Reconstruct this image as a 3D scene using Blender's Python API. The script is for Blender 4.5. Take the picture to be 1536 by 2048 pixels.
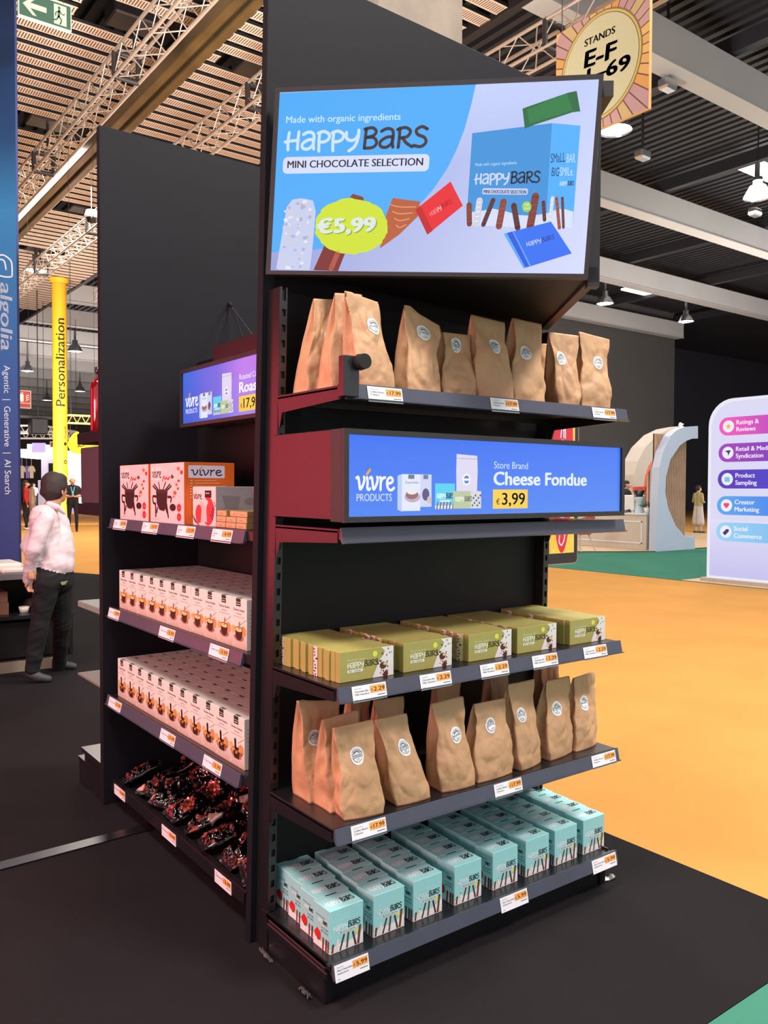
import bpy, bmesh, math, random
from mathutils import Vector, Matrix, noise
from mathutils.geometry import tessellate_polygon
PI = math.pi
# ------------------------------------------------------------------ scene, camera, world, lights
for o in list(bpy.data.objects): bpy.data.objects.remove(o)
SC = bpy.context.scene; COL = SC.collection
F, YAW, PITCH, ROLL = 1660.28, -0.6409, 0.0283, 0.0034
CAM = Vector((-1.2662, -1.9466, 1.4821))
KL = 0.0227                                     # the gondola's slight lean
fwd = Vector((-math.sin(YAW)*math.cos(PITCH), math.cos(YAW)*math.cos(PITCH), -math.sin(PITCH)))
rt0 = Vector((math.cos(YAW), math.sin(YAW), 0)); up0 = rt0.cross(fwd)
RT = rt0*math.cos(ROLL)+up0*math.sin(ROLL); UP = up0*math.cos(ROLL)-rt0*math.sin(ROLL)
cd = bpy.data.cameras.new('camera'); cam = bpy.data.objects.new('camera', cd); COL.objects.link(cam)
cam.matrix_world = Matrix(((RT.x, UP.x, -fwd.x, CAM.x), (RT.y, UP.y, -fwd.y, CAM.y), (RT.z, UP.z, -fwd.z, CAM.z), (0, 0, 0, 1)))
cd.sensor_fit = 'HORIZONTAL'; cd.sensor_width = 36; cd.lens = F/1536*36; cd.clip_end = 400; cd.clip_start = 0.05
SC.camera = cam
SC.view_settings.view_transform = 'Standard'; SC.view_settings.look = 'None'
SC.view_settings.gamma = 1; SC.view_settings.use_curve_mapping = False
SC.view_settings.exposure = 0.0
w = bpy.data.worlds.new('world'); SC.world = w; w.use_nodes = True
w.node_tree.nodes['Background'].inputs[0].default_value = (0.98, 0.95, 1.0, 1); w.node_tree.nodes['Background'].inputs[1].default_value = 0.8

def area(name, loc, target, size, power, color=(1, 0.9, 0.8), sy=None, spread=PI):
    l = bpy.data.lights.new(name, 'AREA'); l.energy = power; l.color = color; l.size = size; l.spread = spread
    if sy: l.shape = 'RECTANGLE'; l.size_y = sy
    o = bpy.data.objects.new(name, l); COL.objects.link(o); o.location = loc
    o.rotation_euler = (Vector(target)-Vector(loc)).to_track_quat('-Z', 'Y').to_euler(); return o
W1 = (1, .94, .88)
area('ceiling_floodlight', (-2.4, -0.6, 8.0), (0.4, 0.6, 0), 1.4, 420, W1)
area('ceiling_floodlight', (2.6, -4.5, 8.2), (0.6, 0.3, 1), 1.6, 700, W1)
area('ceiling_floodlight', (4.8, 0.2, 8.2), (1.2, 0.3, 0), 1.2, 460, W1)
area('ceiling_floodlight', (-6, 8, 8.6), (-4, 8, 0), 3, 90, W1)
area('aisle_floodlight', (11, 3, 9.7), (10, 3, 0), 5, 640, W1)
area('aisle_floodlight', (8, 22, 9.4), (8, 22, 0), 8, 2300, W1)
area('aisle_floodlight', (20, 11, 9.6), (20, 11, 0), 6, 900, W1)
area('ceiling_fill', (2.5, 8.0, 2.6), (4.0, 13, 10), 3, 1900, (1, .92, .86))  # added upward fills that brighten the slats; no fixtures stand here
area('ceiling_fill', (6, 30, 2.0), (8, 36, 10), 8, 1900, (1, .90, .84))
area('ceiling_fill', (13, 48, 2.0), (15, 56, 10), 8, 3000, (1, .92, .86))
area('ceiling_fill', (17.0, 0.0, 0.5), (22, 9, 10), 5, 550, (1, .96, .92))  # added fill from below for the beams, in place of floor bounce
area('ceiling_fill', (25.0, 12.0, 5.2), (25.01, 12, 10), 9, 420, (1, .94, .86))
area('ceiling_fill', (30.0, 10.0, 0.8), (32, 20, 9), 5, 2200, (1, .96, .92))
area('red_screen_glow', (-3.3, 4.7, 1.75), (0, .3, 1.6), 2.6, 66, (1, .07, .11), sy=2.3)
area('red_screen_glow', (-2.5, -.3, 1.75), (0, .2, 1.6), .9, 12, (1, .06, .10), sy=.8)  # second red lamp, added to redden the end bay's left faces
area('pink_screen_glow', (-3.4, 1.0, 1.5), (0, 1.0, 1.1), 1.6, 115, (1, .50, .47), sy=1.2)

def ray(px, py): return fwd+RT*((px-768)/F)-UP*((py-1024)/F)
def at(px, py, ax, val):
    v = ray(px, py); i = 'xyz'.index(ax); return CAM+v*((val-CAM[i])/v[i])
def dep(px, py, d): return CAM+ray(px, py)*d
def proj(p):
    v = Vector(p)-CAM; z = v.dot(fwd); return 768+F*v.dot(RT)/z, 1024-F*v.dot(UP)/z

# ------------------------------------------------------------------ materials
def lin(c):
    if isinstance(c, (int, float)): c = (c, c, c)
    return tuple(((v/255)/12.92 if v/255 <= .04045 else ((v/255+.055)/1.055)**2.4) for v in c)
MATS = {}
def mat(name, col=(128, 128, 128), rough=.6, metal=0, noise_amt=0.0, nscale=20, bump=0.0, bscale=60, emit=0, attr=False, coat=0, alpha=1, trans=0, spec=.5):
    if name in MATS: return MATS[name]
    m = bpy.data.materials.new(name); m.use_nodes = True; nt = m.node_tree; b = nt.nodes['Principled BSDF']
    b.inputs['Roughness'].default_value = rough; b.inputs['Metallic'].default_value = metal
    b.inputs['Coat Weight'].default_value = coat; b.inputs['Specular IOR Level'].default_value = spec
    b.inputs['Transmission Weight'].default_value = trans
    c = lin(col)
    tc = nt.nodes.new('ShaderNodeTexCoord')
    if attr:
        a = nt.nodes.new('ShaderNodeVertexColor'); a.layer_name = 'Col'; src = a.outputs['Color']
    else:
        rgb = nt.nodes.new('ShaderNodeRGB'); rgb.outputs[0].default_value = (*c, 1); src = rgb.outputs[0]
    if noise_amt:
        n = nt.nodes.new('ShaderNodeTexNoise'); n.inputs['Scale'].default_value = nscale; n.inputs['Detail'].default_value = 6
        nt.links.new(tc.outputs['Object'], n.inputs['Vector'])
        mr = nt.nodes.new('ShaderNodeMapRange'); mr.inputs[1].default_value = .3; mr.inputs[2].default_value = .7
        mr.inputs[3].default_value = 1-noise_amt; mr.inputs[4].default_value = 1+noise_amt
        nt.links.new(n.outputs['Fac'], mr.inputs[0])
        mx = nt.nodes.new('ShaderNodeVectorMath'); mx.operation = 'SCALE'
        nt.links.new(src, mx.inputs[0]); nt.links.new(mr.outputs[0], mx.inputs['Scale']); src = mx.outputs[0]
    nt.links.new(src, b.inputs['Base Color'])
    if emit:
        nt.links.new(src, b.inputs['Emission Color']); b.inputs['Emission Strength'].default_value = emit
        if attr:
            b.inputs['Base Color'].default_value = (.01, .01, .01, 1)
            for l in list(b.inputs['Base Color'].links): nt.links.remove(l)
    if bump:
        n2 = nt.nodes.new('ShaderNodeTexNoise'); n2.inputs['Scale'].default_value = bscale; n2.inputs['Detail'].default_value = 4
        nt.links.new(tc.outputs['Object'], n2.inputs['Vector'])
        bp = nt.nodes.new('ShaderNodeBump'); bp.inputs['Strength'].default_value = bump; bp.inputs['Distance'].default_value = .01
        nt.links.new(n2.outputs['Fac'], bp.inputs['Height']); nt.links.new(bp.outputs[0], b.inputs['Normal'])
    MATS[name] = m; return m
M_BLACK = mat('black_metal', (25, 24, 28), .30, .0, .12, 30, .05, 200, spec=.8)
M_RAIL = mat('price_rail_plastic', (74, 76, 92), .34, 0, .05, 10)
M_PANEL = mat('black_wall_laminate', (21, 21, 28), .62, 0, .08, 3, .03, 40, spec=.2)
M_BACK = mat('back_panel_black', (17, 16, 18), .5, 0, .06, 8, spec=.3)
M_BEZEL = mat('screen_bezel', (48, 44, 46), .45)
M_PRINT = mat('printed_card', attr=True, rough=.42, noise_amt=.03, nscale=40)
M_LABEL = mat('printed_label', attr=True, rough=.5)
M_SCREEN = mat('lit_screen', attr=True, rough=.25, emit=1.0)
M_LIT = mat('backlit_panel', attr=True, rough=.4, emit=1.0)
M_KRAFT = mat('kraft_paper', (200, 154, 115), .58, 0, .06, 14, .35, 22)
M_CARPET = mat('black_carpet', (35, 32, 34), .95, 0, .10, 2.2, .5, 500, spec=.1)
M_ORANGE = mat('orange_carpet', (206, 150, 80), .95, 0, .06, 1.2, .4, 400, spec=.1)
M_GREEN = mat('green_carpet', (66, 128, 108), .95, 0, .07, 1.2, .4, 400, spec=.1)
M_WOODFLOOR = mat('pale_wood_floor', (214, 184, 146), .5, 0, .08, 3)
M_ALU = mat('aluminium', (205, 190, 178), .35, .75, .05, 8)
M_WHITE = mat('white_paint', (225, 224, 224), .5, 0, .02, 5)
M_CREAM = mat('cream_paint', (196, 184, 172), .6, 0, .03, 5)
M_CONC = mat('concrete', (150, 140, 128), .85, 0, .16, 2.5, .3, 30)
M_SKIN = mat('skin', (196, 140, 112), .55, 0, .05, 20)
M_LAMP = mat('lamp_glass', (255, 250, 235), .3, emit=9)
M_CHROME = mat('lamp_reflector', (190, 192, 198), .25, .8, .1, 5)
M_WHITEGLOW = mat('skylight_panel', (255, 252, 240), .3, emit=2.5)

# ------------------------------------------------------------------ mesh builder
def setp(o, label=None, cat=None, group=None, kind=None):
    if label: o['label'] = label
    if cat: o['category'] = cat
    if group: o['group'] = group
    if kind: o['kind'] = kind
    return o
class MB:
    def __init__(s): s.v = []; s.f = []; s.c = []; s.m = []; s.sm = []
    def add(s, vs, fs, col=(128, 128, 128), mi=0, sm=False):
        b = len(s.v); s.v += [Vector(v) for v in vs]
        for f in fs: s.f.append([b+i for i in f]); s.c.append(col); s.m.append(mi); s.sm.append(sm)
    def box(s, x0, x1, y0, y1, z0, z1, col=(128, 128, 128), mi=0, M=None, ch=0):
        if ch:
            c = min(ch, (x1-x0)*.45, (y1-y0)*.45, (z1-z0)*.45)
            V = []; 
            for sx in (0, 1):
                for sy in (0, 1):
                    for sz in (0, 1):
                        X, Y, Z = (x0, x1)[sx], (y0, y1)[sy], (z0, z1)[sz]
                        dx, dy, dz = (c, -c)[sx], (c, -c)[sy], (c, -c)[sz]
                        V += [(X, Y+dy, Z+dz), (X+dx, Y, Z+dz), (X+dx, Y+dy, Z)]
            bm = bmesh.new(); bv = [bm.verts.new(v) for v in V]; bmesh.ops.convex_hull(bm, input=bv)
            bmesh.ops.dissolve_limit(bm, angle_limit=.01, verts=bm.verts, edges=bm.edges)
            bm.verts.ensure_lookup_table()
            vs = [v.co.copy() for v in bm.verts]; idx = {v: i for i, v in enumerate(bm.verts)}
            fs = [[idx[v] for v in f.verts] for f in bm.faces]; bm.free()
        else:
            vs = [Vector(p) for p in ((x0, y0, z0), (x1, y0, z0), (x1, y1, z0), (x0, y1, z0), (x0, y0, z1), (x1, y0, z1), (x1, y1, z1), (x0, y1, z1))]
            fs = [(0, 3, 2, 1), (4, 5, 6, 7), (0, 1, 5, 4), (1, 2, 6, 5), (2, 3, 7, 6), (3, 0, 4, 7)]
        if M: vs = [M @ v for v in vs]
        s.add(vs, fs, col, mi)
    def tube(s, pts, r, n=8, col=(128, 128, 128), mi=0, cap=True, sm=True):
        pts = [Vector(p) for p in pts]; rs = r if isinstance(r, (list, tuple)) else [r]*len(pts)
        vs = []; prev = None
        for i, p in enumerate(pts):
            d = (pts[min(i+1, len(pts)-1)]-pts[max(i-1, 0)]).normalized()
            if prev is None: a = d.orthogonal().normalized()
            else: a = (prev-d*prev.dot(d)).normalized()
            prev = a; b = d.cross(a)
            for k in range(n): t = 2*PI*k/n; vs.append(p+(a*math.cos(t)+b*math.sin(t))*rs[i])
        fs = [(i*n+k, i*n+(k+1) % n, (i+1)*n+(k+1) % n, (i+1)*n+k) for i in range(len(pts)-1) for k in range(n)]
        s.add(vs, fs, col, mi, sm)
        if cap: s.add(vs[:n], [list(range(n))[::-1]], col, mi); s.add(vs[-n:], [list(range(n))], col, mi)
    def lathe(s, prof, n=20, c=(0, 0, 0), col=(128, 128, 128), mi=0, sm=True):
        c = Vector(c); vs = [c+Vector((r*math.cos(2*PI*k/n), r*math.sin(2*PI*k/n), z)) for r, z in prof for k in range(n)]
        fs = [(i*n+k, i*n+(k+1) % n, (i+1)*n+(k+1) % n, (i+1)*n+k) for i in range(len(prof)-1) for k in range(n)]
        s.add(vs, fs, col, mi, sm)
    def prism(s, pts, y0, y1, mapf, col=(128, 128, 128), mi=0):       # 2D outline extruded, mapf(x, z, depth) -> point
        n = len(pts); tri = tess(pts)
        A = [mapf(p[0], p[1], y0) for p in pts]; B = [mapf(p[0], p[1], y1) for p in pts]
        s.add(A, tri, col, mi); s.add(B, [t[::-1] for t in tri], col, mi)
        s.add(A+B, [(i, (i+1) % n, n+(i+1) % n, n+i) for i in range(n)], col, mi)
    def build(s, name, mats, parent=None, M=None, loc=None):
        me = bpy.data.meshes.new(name); me.from_pydata([tuple(v) for v in s.v], [], s.f)
        if not isinstance(mats, (list, tuple)): mats = [mats]
        for m in mats: me.materials.append(m)
        me.polygons.foreach_set('material_index', s.m); me.polygons.foreach_set('use_smooth', s.sm)
        ca = me.color_attributes.new('Col', 'FLOAT_COLOR', 'CORNER'); buf = []; cache = {}
        for f, c in zip(s.f, s.c):
            if isinstance(c, list): 
                for q in c: buf += [*lin(q), 1]
            else:
                if c not in cache: cache[c] = [*lin(c), 1]
                buf += cache[c]*len(f)
        ca.data.foreach_set('color', buf); me.update()
        bmm = bmesh.new(); bmm.from_mesh(me); closed = all(len(e.link_faces) == 2 for e in bmm.edges)
        if closed: bmesh.ops.recalc_face_normals(bmm, faces=bmm.faces); bmm.to_mesh(me)
        bmm.free()
        o = bpy.data.objects.new(name, me); COL.objects.link(o)
        if parent: o.parent = parent
        if M: o.matrix_local = M
        if loc: o.location = loc
        return o
def tess(pts):
    if len(pts) < 3: return []
    return [list(t) for t in tessellate_polygon([[Vector((p[0], p[1], 0)) for p in pts]])]
def empty(name, loc=(0, 0, 0), rz=0, **kw):
    o = bpy.data.objects.new(name, None); COL.objects.link(o); o.location = loc; o.rotation_euler.z = rz; o.empty_display_size = .1
    return setp(o, **kw)
def copy_tree(root, loc, rz=None, **kw):
    r = root.copy(); COL.objects.link(r); r.location = loc
    if rz is not None: r.rotation_euler.z = rz
    for ch in root.children:
        c = ch.copy(); COL.objects.link(c); c.parent = r
        for g in ch.children:
            d = g.copy(); COL.objects.link(d); d.parent = c
    return setp(r, **kw)

# ------------------------------------------------------------------ 2D graphics
TCACHE = {}
def glyphs(txt, bold=0, shear=0):
    k = (txt, bold, shear)
    if k not in TCACHE:
        c = bpy.data.curves.new('t', 'FONT'); c.body = txt; c.size = 1; c.shear = shear; c.resolution_u = 3
        o = bpy.data.objects.new('t', c); COL.objects.link(o); dg = bpy.context.evaluated_depsgraph_get()
        me = o.evaluated_get(dg).to_mesh(); vs = [(v.co.x, v.co.y) for v in me.vertices]; fs = [list(p.vertices) for p in me.polygons]
        o.evaluated_get(dg).to_mesh_clear(); bpy.data.objects.remove(o); bpy.data.curves.remove(c)
        xs = [v[0] for v in vs] or [0]; TCACHE[k] = (vs, fs, min(xs), max(xs))
    return TCACHE[k]
def smooth_line(pts, n=5):
    if len(pts) < 3: return pts
    P = [pts[0]]+list(pts)+[pts[-1]]; out = []
    for i in range(1, len(P)-2):
        p0, p1, p2, p3 = P[i-1:i+3]
        for k in range(n):
            t = k/n; out.append(tuple(.5*((2*p1[j])+(-p0[j]+p2[j])*t+(2*p0[j]-5*p1[j]+4*p2[j]-p3[j])*t*t+(-p0[j]+3*p1[j]-3*p2[j]+p3[j])*t**3) for j in (0, 1)))
    return out+[pts[-1]]
LET = {
 'H': (.62, [[(.12, .92), (.08, .45), (.1, .0)], [(.52, .95), (.5, .5), (.5, .02)], [(-.04, .42), (.2, .47), (.52, .5)]]),
 'a': (.66, [[(.1, .8), (.3, .92), (.5, .85), (.55, .6), (.53, .25), (.56, .02)], [(.52, .52), (.3, .5), (.08, .3), (.1, .08), (.3, .02), (.5, .2), (.53, .45)]]),
 'P': (.58, [[(.12, .88), (.1, .45), (.12, -.1)], [(.05, .85), (.3, .93), (.52, .75), (.48, .5), (.3, .38), (.12, .38)]]),
 'y': (.62, [[(.06, .85), (.08, .55), (.25, .42), (.45, .5), (.54, .7)], [(.56, .95), (.54, .5), (.42, .1), (.2, -.12)]]),
 'B': (.6, [[(.12, .95), (.1, .5), (.08, .0)], [(.06, .92), (.35, .98), (.5, .8), (.4, .6), (.14, .52)], [(.14, .52), (.42, .5), (.54, .25), (.4, .03), (.08, .0)]]),
 'R': (.62, [[(.12, .92), (.12, .45), (.1, .0)], [(.04, .86), (.32, .95), (.52, .78), (.42, .52), (.14, .45)], [(.24, .46), (.4, .2), (.62, .02)]]),
 'S': (.56, [[(.52, .85), (.32, .97), (.12, .82), (.18, .6), (.42, .46), (.5, .22), (.32, .02), (.05, .08)]]),
 'v': (.56, [[(.0, .62), (.1, .66), (.16, .35), (.22, .04), (.36, .22), (.46, .5), (.44, .68)]]),
 'i': (.24, [[(.06, .66), (.1, .4), (.08, .12), (.16, .02), (.24, .08)]]),
 'r': (.42, [[(.04, .66), (.1, .62), (.09, .3), (.08, .02)], [(.09, .4), (.2, .6), (.36, .66)]]),
 'e': (.5, [[(.08, .34), (.3, .38), (.42, .5), (.32, .66), (.14, .6), (.06, .36), (.14, .08), (.32, .0), (.5, .12)]]),
}
class G:
    def __init__(s): s.it = []
    def tri(s, pts, fs, col, lv): s.it.append((pts, fs, col, lv))
    def poly(s, pts, col, lv=1): s.tri(list(pts), tess(pts) if len(pts) > 4 else [list(range(len(pts)))], col, lv)
    def rect(s, x0, y0, x1, y1, col, lv=1): s.poly([(x0, y0), (x1, y0), (x1, y1), (x0, y1)], col, lv)
    def grad(s, x0, y0, x1, y1, cs, lv=1):        # cs colours at the four corners
        s.it.append(([(x0, y0), (x1, y0), (x1, y1), (x0, y1)], [[0, 1, 2, 3]], list(cs), lv))
    def ell(s, x, y, rx, ry, col, lv=1, n=20, wob=0, seed=0):
        R = random.Random(seed)
        pts = [(x+rx*math.cos(2*PI*k/n)*(1+R.uniform(-wob, wob)), y+ry*math.sin(2*PI*k/n)*(1+R.uniform(-wob, wob))) for k in range(n)]
        s.tri([(x, y)]+pts, [[0, 1+k, 1+(k+1) % n] for k in range(n)], col, lv)
    def rrect(s, x0, y0, x1, y1, r, col, lv=1):
        pts = []
        for cx, cy, a in ((x1-r, y1-r, 0), (x0+r, y1-r, 90), (x0+r, y0+r, 180), (x1-r, y0+r, 270)):
            for k in range(5): t = math.radians(a+22.5*k); pts.append((cx+r*math.cos(t), cy+r*math.sin(t)))
        s.poly(pts, col, lv)
    def stroke(s, pts, w, col, lv=1, smooth=True, w1=None, cap=True):
        if smooth: pts = smooth_line(pts)
        n = len(pts); vs = []; w1 = w if w1 is None else w1
        for i, p in enumerate(pts):
            a = pts[max(i-1, 0)]; b = pts[min(i+1, n-1)]; dx, dy = b[0]-a[0], b[1]-a[1]; L = math.hypot(dx, dy) or 1
            h = (w+(w1-w)*i/max(n-1, 1))/2
            vs += [(p[0]-dy/L*h, p[1]+dx/L*h), (p[0]+dy/L*h, p[1]-dx/L*h)]
        s.tri(vs, [[2*i+1, 2*i+3, 2*i+2, 2*i] for i in range(n-1)], col, lv)
        if cap: s.ell(*pts[0], w/2, w/2, col, lv, 8); s.ell(*pts[-1], w1/2, w1/2, col, lv, 8)
    def text(s, txt, x, y, size, col, lv=2, bold=0.0, align='l', xs=1, shear=0, rot=0, width=None):
        vs, fs, a, b = glyphs(txt, 0, shear)
        if width: xs = width/((b-a)*size) if b > a else 1
        off = {'l': a, 'c': (a+b)/2, 'r': b}[align]; cr, sr = math.cos(rot), math.sin(rot)
        P = []
        for vx, vy in vs:
            X, Y = (vx-off)*size*xs, vy*size; P.append((x+X*cr-Y*sr, y+X*sr+Y*cr))
        n = 1 if bold < .004 else (3 if bold < .03 else 5)
        for k in range(n):
            o_ = (k/(n-1)-.5)*2*bold*size*1.1 if n > 1 else 0
            s.tri([(p[0]+o_*cr, p[1]+o_*sr) for p in P], fs, col, lv)
            if bold >= .03: s.tri([(p[0]+o_*cr-o_*.5*sr, p[1]+o_*sr+o_*.5*cr) for p in P], fs, col, lv)
        return (b-a)*size*xs
    def word(s, wd, x, y, h, w, col, lv=2, width=None, rot=0, slant=0):
        tot = sum(LET[c][0] for c in wd); k = (width/tot) if width else h; cx = 0; cr, sr = math.cos(rot), math.sin(rot)
        for c in wd:
            for ln in LET[c][1]:
                q = [((cx+p[0])*k+slant*p[1]*h, p[1]*h) for p in smooth_line(ln, 4)]
                s.stroke([(x+a*cr-b*sr, y+a*sr+b*cr) for a, b in q], w, col, lv, smooth=False)
            cx += LET[c][0]
        return tot*k
    def happy(s, x, y, width, h, w, c1=(240, 245, 250), c2=(40, 34, 34), lv=3, rot=0):
        a = s.word('HaPPy', x, y, h, w, c1, lv, width*.53, rot)
        s.word('BaRS', x+width*.55*math.cos(rot), y+width*.55*math.sin(rot), h*1.08, w, c2, lv, width*.45, rot)
    def vivre(s, x, y, width, h, col=(30, 30, 45), lv=3, accent=(240, 170, 50)):
        s.word('vivre', x, y, h, h*.15, col, lv, width)
        s.stroke([(x+width*.27, y+h*.82), (x+width*.35, y+h*1.05)], h*.13, accent, lv, False)
    def emit(s, mb, mp, mi=0):
        for pts, fs, col, lv in s.it:
            V = [mp(p[0], p[1], lv) for p in pts]
            mb.add(V, fs, col, mi)
class Frame:
    def __init__(s, O, U, V):
        s.O = Vector(O); s.U = Vector(U).normalized(); s.V = Vector(V).normalized(); s.N = s.U.cross(s.V)
    def mp(s, x, y, lv=0): return s.O+s.U*x+s.V*y+s.N*(lv*.0004 if lv < 50 else lv)
    def px(s, X, Y):
        v = ray(X, Y); t = (s.O-CAM).dot(s.N)/v.dot(s.N); p = CAM+v*t-s.O; return p.dot(s.U), p.dot(s.V)
def gmap(fr, step=.0004): return lambda x, y, lv: fr.O+fr.U*x+fr.V*y+fr.N*(lv*step)
ORD = ['first', 'second', 'third', 'fourth', 'fifth', 'sixth', 'seventh', 'eighth', 'ninth', 'tenth', 'eleventh', 'twelfth', 'thirteenth', 'fourteenth', 'fifteenth']
RED = (214, 44, 40); BRN = (92, 46, 30); BRN2 = (126, 62, 38); WHT = (238, 238, 240); TEAL = (160, 220, 222); OLV = (172, 162, 92); ORG = (238, 162, 84)

# ------------------------------------------------------------------ floor, walls, ceiling
def flat(name, pts, z, m, parent=None, th=.02):
    mb = MB(); mb.prism(pts, z-th, z, lambda x, y, d: Vector((x, y, d))); return mb.build(name, m)
setp(flat('floor', [(-30, -12), (90, -12), (90, 125), (-30, 125)], -.006, M_ORANGE), kind='structure')
def carpet(name, pts, z, m, label): setp(flat(name, pts, z, m, th=.004), label=label, cat='carpet')
carpet('black_stand_carpet', [(-9, -.67), (1.625, -.67), (1.625, 2.9), (3.9, 2.9), (3.9, 10.95), (3.05, 12.84), (-9, 29)], 0, M_CARPET, 'black stand carpet under the tall black shelving units')
carpet('green_aisle_carpet', [(-9, -8), (6, -8), (6, -.69), (1.9, -.62), (1.625, -.672), (-9, -.672)], -.001, M_GREEN, 'green aisle carpet in the bottom right corner of the photo')
carpet('green_aisle_carpet', [(10.7, -8), (34, -8), (34, 10), (15.9, 10), (11.4, 12.5), (10.7, 9)], 0, M_GREEN, 'green aisle carpet in front of the white arch stand')
carpet('wooden_stand_floor', [(15.6, 10.02), (24, 10.02), (24, 18), (11.6, 18), (11.4, 12.6)], .02, M_WOODFLOOR, 'pale wooden stand floor under the cream coffee counter')
carpet('carpet_joint_strip', [(-3.5, 1.36), (.06, 1.50), (.06, 1.57), (-3.5, 1.44)], .006, M_BLACK, 'flat black cable strip crossing the black carpet to the shelving')
w_ = MB(); w_.box(22, 40.3, 26.2, 26.6, 0, 11.6); setp(w_.build('wall_back', mat('dark_grey_wall', (78, 75, 74), .8, 0, .05, .4)), kind='structure')
w_ = MB(); w_.box(40.3, 75, 33, 33.4, 0, 11.6); w_.box(40.3, 40.7, 26.6, 33, 0, 11.6); setp(w_.build('wall_recess', mat('darker_wall', (50, 50, 58), .8, 0, .05, .4)), kind='structure')
w_ = MB(); w_.box(-28, 75, 118, 118.4, 0, 11.6); setp(w_.build('wall_far', mat('far_wall', (120, 104, 94), .8, 0, .05, .4)), kind='structure')
w_ = MB(); w_.box(-28.4, -28, 3, 118, 0, 11.6); setp(w_.build('wall_left', MATS['dark_grey_wall']), kind='structure')
w_ = MB(); w_.box(75, 75.4, -10, 33, 0, 11.6); setp(w_.build('wall_right', MATS['darker_wall']), kind='structure')
# slatted ceiling: rows of perforated planks
ms = mat('perforated_plank', (176, 140, 112), .6)
nt = ms.node_tree; tc = nt.nodes.new('ShaderNodeTexCoord'); sx = nt.nodes.new('ShaderNodeSeparateXYZ'); nt.links.new(tc.outputs['Object'], sx.inputs[0])
m1 = nt.nodes.new('ShaderNodeMath'); m1.operation = 'MULTIPLY'; m1.inputs[1].default_value = 1/.052; nt.links.new(sx.outputs[0], m1.inputs[0])
m2 = nt.nodes.new('ShaderNodeMath'); m2.operation = 'FRACT'; nt.links.new(m1.outputs[0], m2.inputs[0])
m3 = nt.nodes.new('ShaderNodeMath'); m3.operation = 'GREATER_THAN'; m3.inputs[1].default_value = .58; nt.links.new(m2.outputs[0], m3.inputs[0])
m4 = nt.nodes.new('ShaderNodeMath'); m4.operation = 'MULTIPLY'; m4.inputs[1].default_value = 1/.46; nt.links.new(sx.outputs[1], m4.inputs[0])
m5 = nt.nodes.new('ShaderNodeMath'); m5.operation = 'FRACT'; nt.links.new(m4.outputs[0], m5.inputs[0])
m6 = nt.nodes.new('ShaderNodeMath'); m6.operation = 'COMPARE'; m6.inputs[1].default_value = .315; m6.inputs[2].default_value = .24; nt.links.new(m5.outputs[0], m6.inputs[0])
m7 = nt.nodes.new('ShaderNodeMath'); m7.operation = 'MULTIPLY'; nt.links.new(m3.outputs[0], m7.inputs[0]); nt.links.new(m6.outputs[0], m7.inputs[1])
mx = nt.nodes.new('ShaderNodeMix'); mx.data_type = 'RGBA'; nt.links.new(m7.outputs[0], mx.inputs[0]); mx.inputs[6].default_value = (*lin((214, 188, 166)), 1); mx.inputs[7].default_value = (*lin((78, 56, 48)), 1)
nt.links.new(mx.outputs[2], nt.nodes['Principled BSDF'].inputs['Base Color'])
c_ = MB(); R = random.Random(5)
holes = [(at(268, 52, 'z', 10), 1.0), (at(95, 250, 'z', 10), .9), (at(170, 423, 'z', 10), .9), (at(515, 148, 'z', 10), .9), (at(80, 500, 'z', 10), .9)]
k0 = -4
for k in range(k0, 88):
    y0 = k*.46; x = -16+R.random(); end = 9.35+R.uniform(-.25, .25)
    cuts = sorted([(h.x-wd, h.x+wd) for h, wd in holes if abs(h.y-(y0+.13)) < .4])
    segs = []; a = x
    for c0, c1 in cuts: segs.append((a, c0)); a = c1
    segs.append((a, end))
    for a, b in segs:
        if b > a: c_.box(a, b, y0, y0+.29, 10.0, 10.008); c_.box(a, b, y0+.004, y0+.286, 10.008, 10.07, mi=1)
for xx in [-12+2.4*i for i in range(9)]: c_.box(xx, xx+.06, -2, 39.6, 10.08, 10.22, mi=1)
setp(c_.build('ceiling', [ms, mat('slat_side_dark', (34, 31, 34), .7)]), kind='structure')
# dark corrugated deck above everything
d_ = MB()
nx = 300
for i in range(nx):
    x0 = -20+i*.32; d_.box(x0, x0+.16, -8, 118, 11.45, 11.6)
d_.box(-28, 76, -8, 118, 11.6, 11.7)
setp(d_.build('ceiling_deck', mat('dark_roof_deck', (44, 43, 47), .6, 0, .05, .5)), kind='structure')
# white box beams along x, one thing each
for i in range(18):
    yb = 8.10+5.82*i
    b_ = MB(); xe = 40.2 if 22 < yb < 33 else 74
    if i == 0: xe = 74
    b_.box(9.55, xe, yb, yb+.42, 10.0, 10.82, ch=.03); b_.box(9.55, xe, yb-.03, yb+.45, 9.962, 9.998)
    t = setp(b_.build('trim_%d' % (i+1), mat('beam_paint', (186, 183, 182), .6, 0, .05, .6)), kind='structure')
b_ = MB(); b_.box(9.42, 9.55, 2, 118, 9.96, 10.5); setp(b_.build('trim_19', mat('dark_trim', (40, 34, 34), .5)), kind='structure')
for i, xx in enumerate([15.5, 21.5, 27.5, 33.5, 40]):
    b_ = MB(); b_.box(xx, xx+.22, 1, 26 if xx > 20 else 60, 10.85, 11.2); setp(b_.build('trim_%d' % (20+i), mat('dark_steel', (46, 46, 52), .5)), kind='structure')
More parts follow.
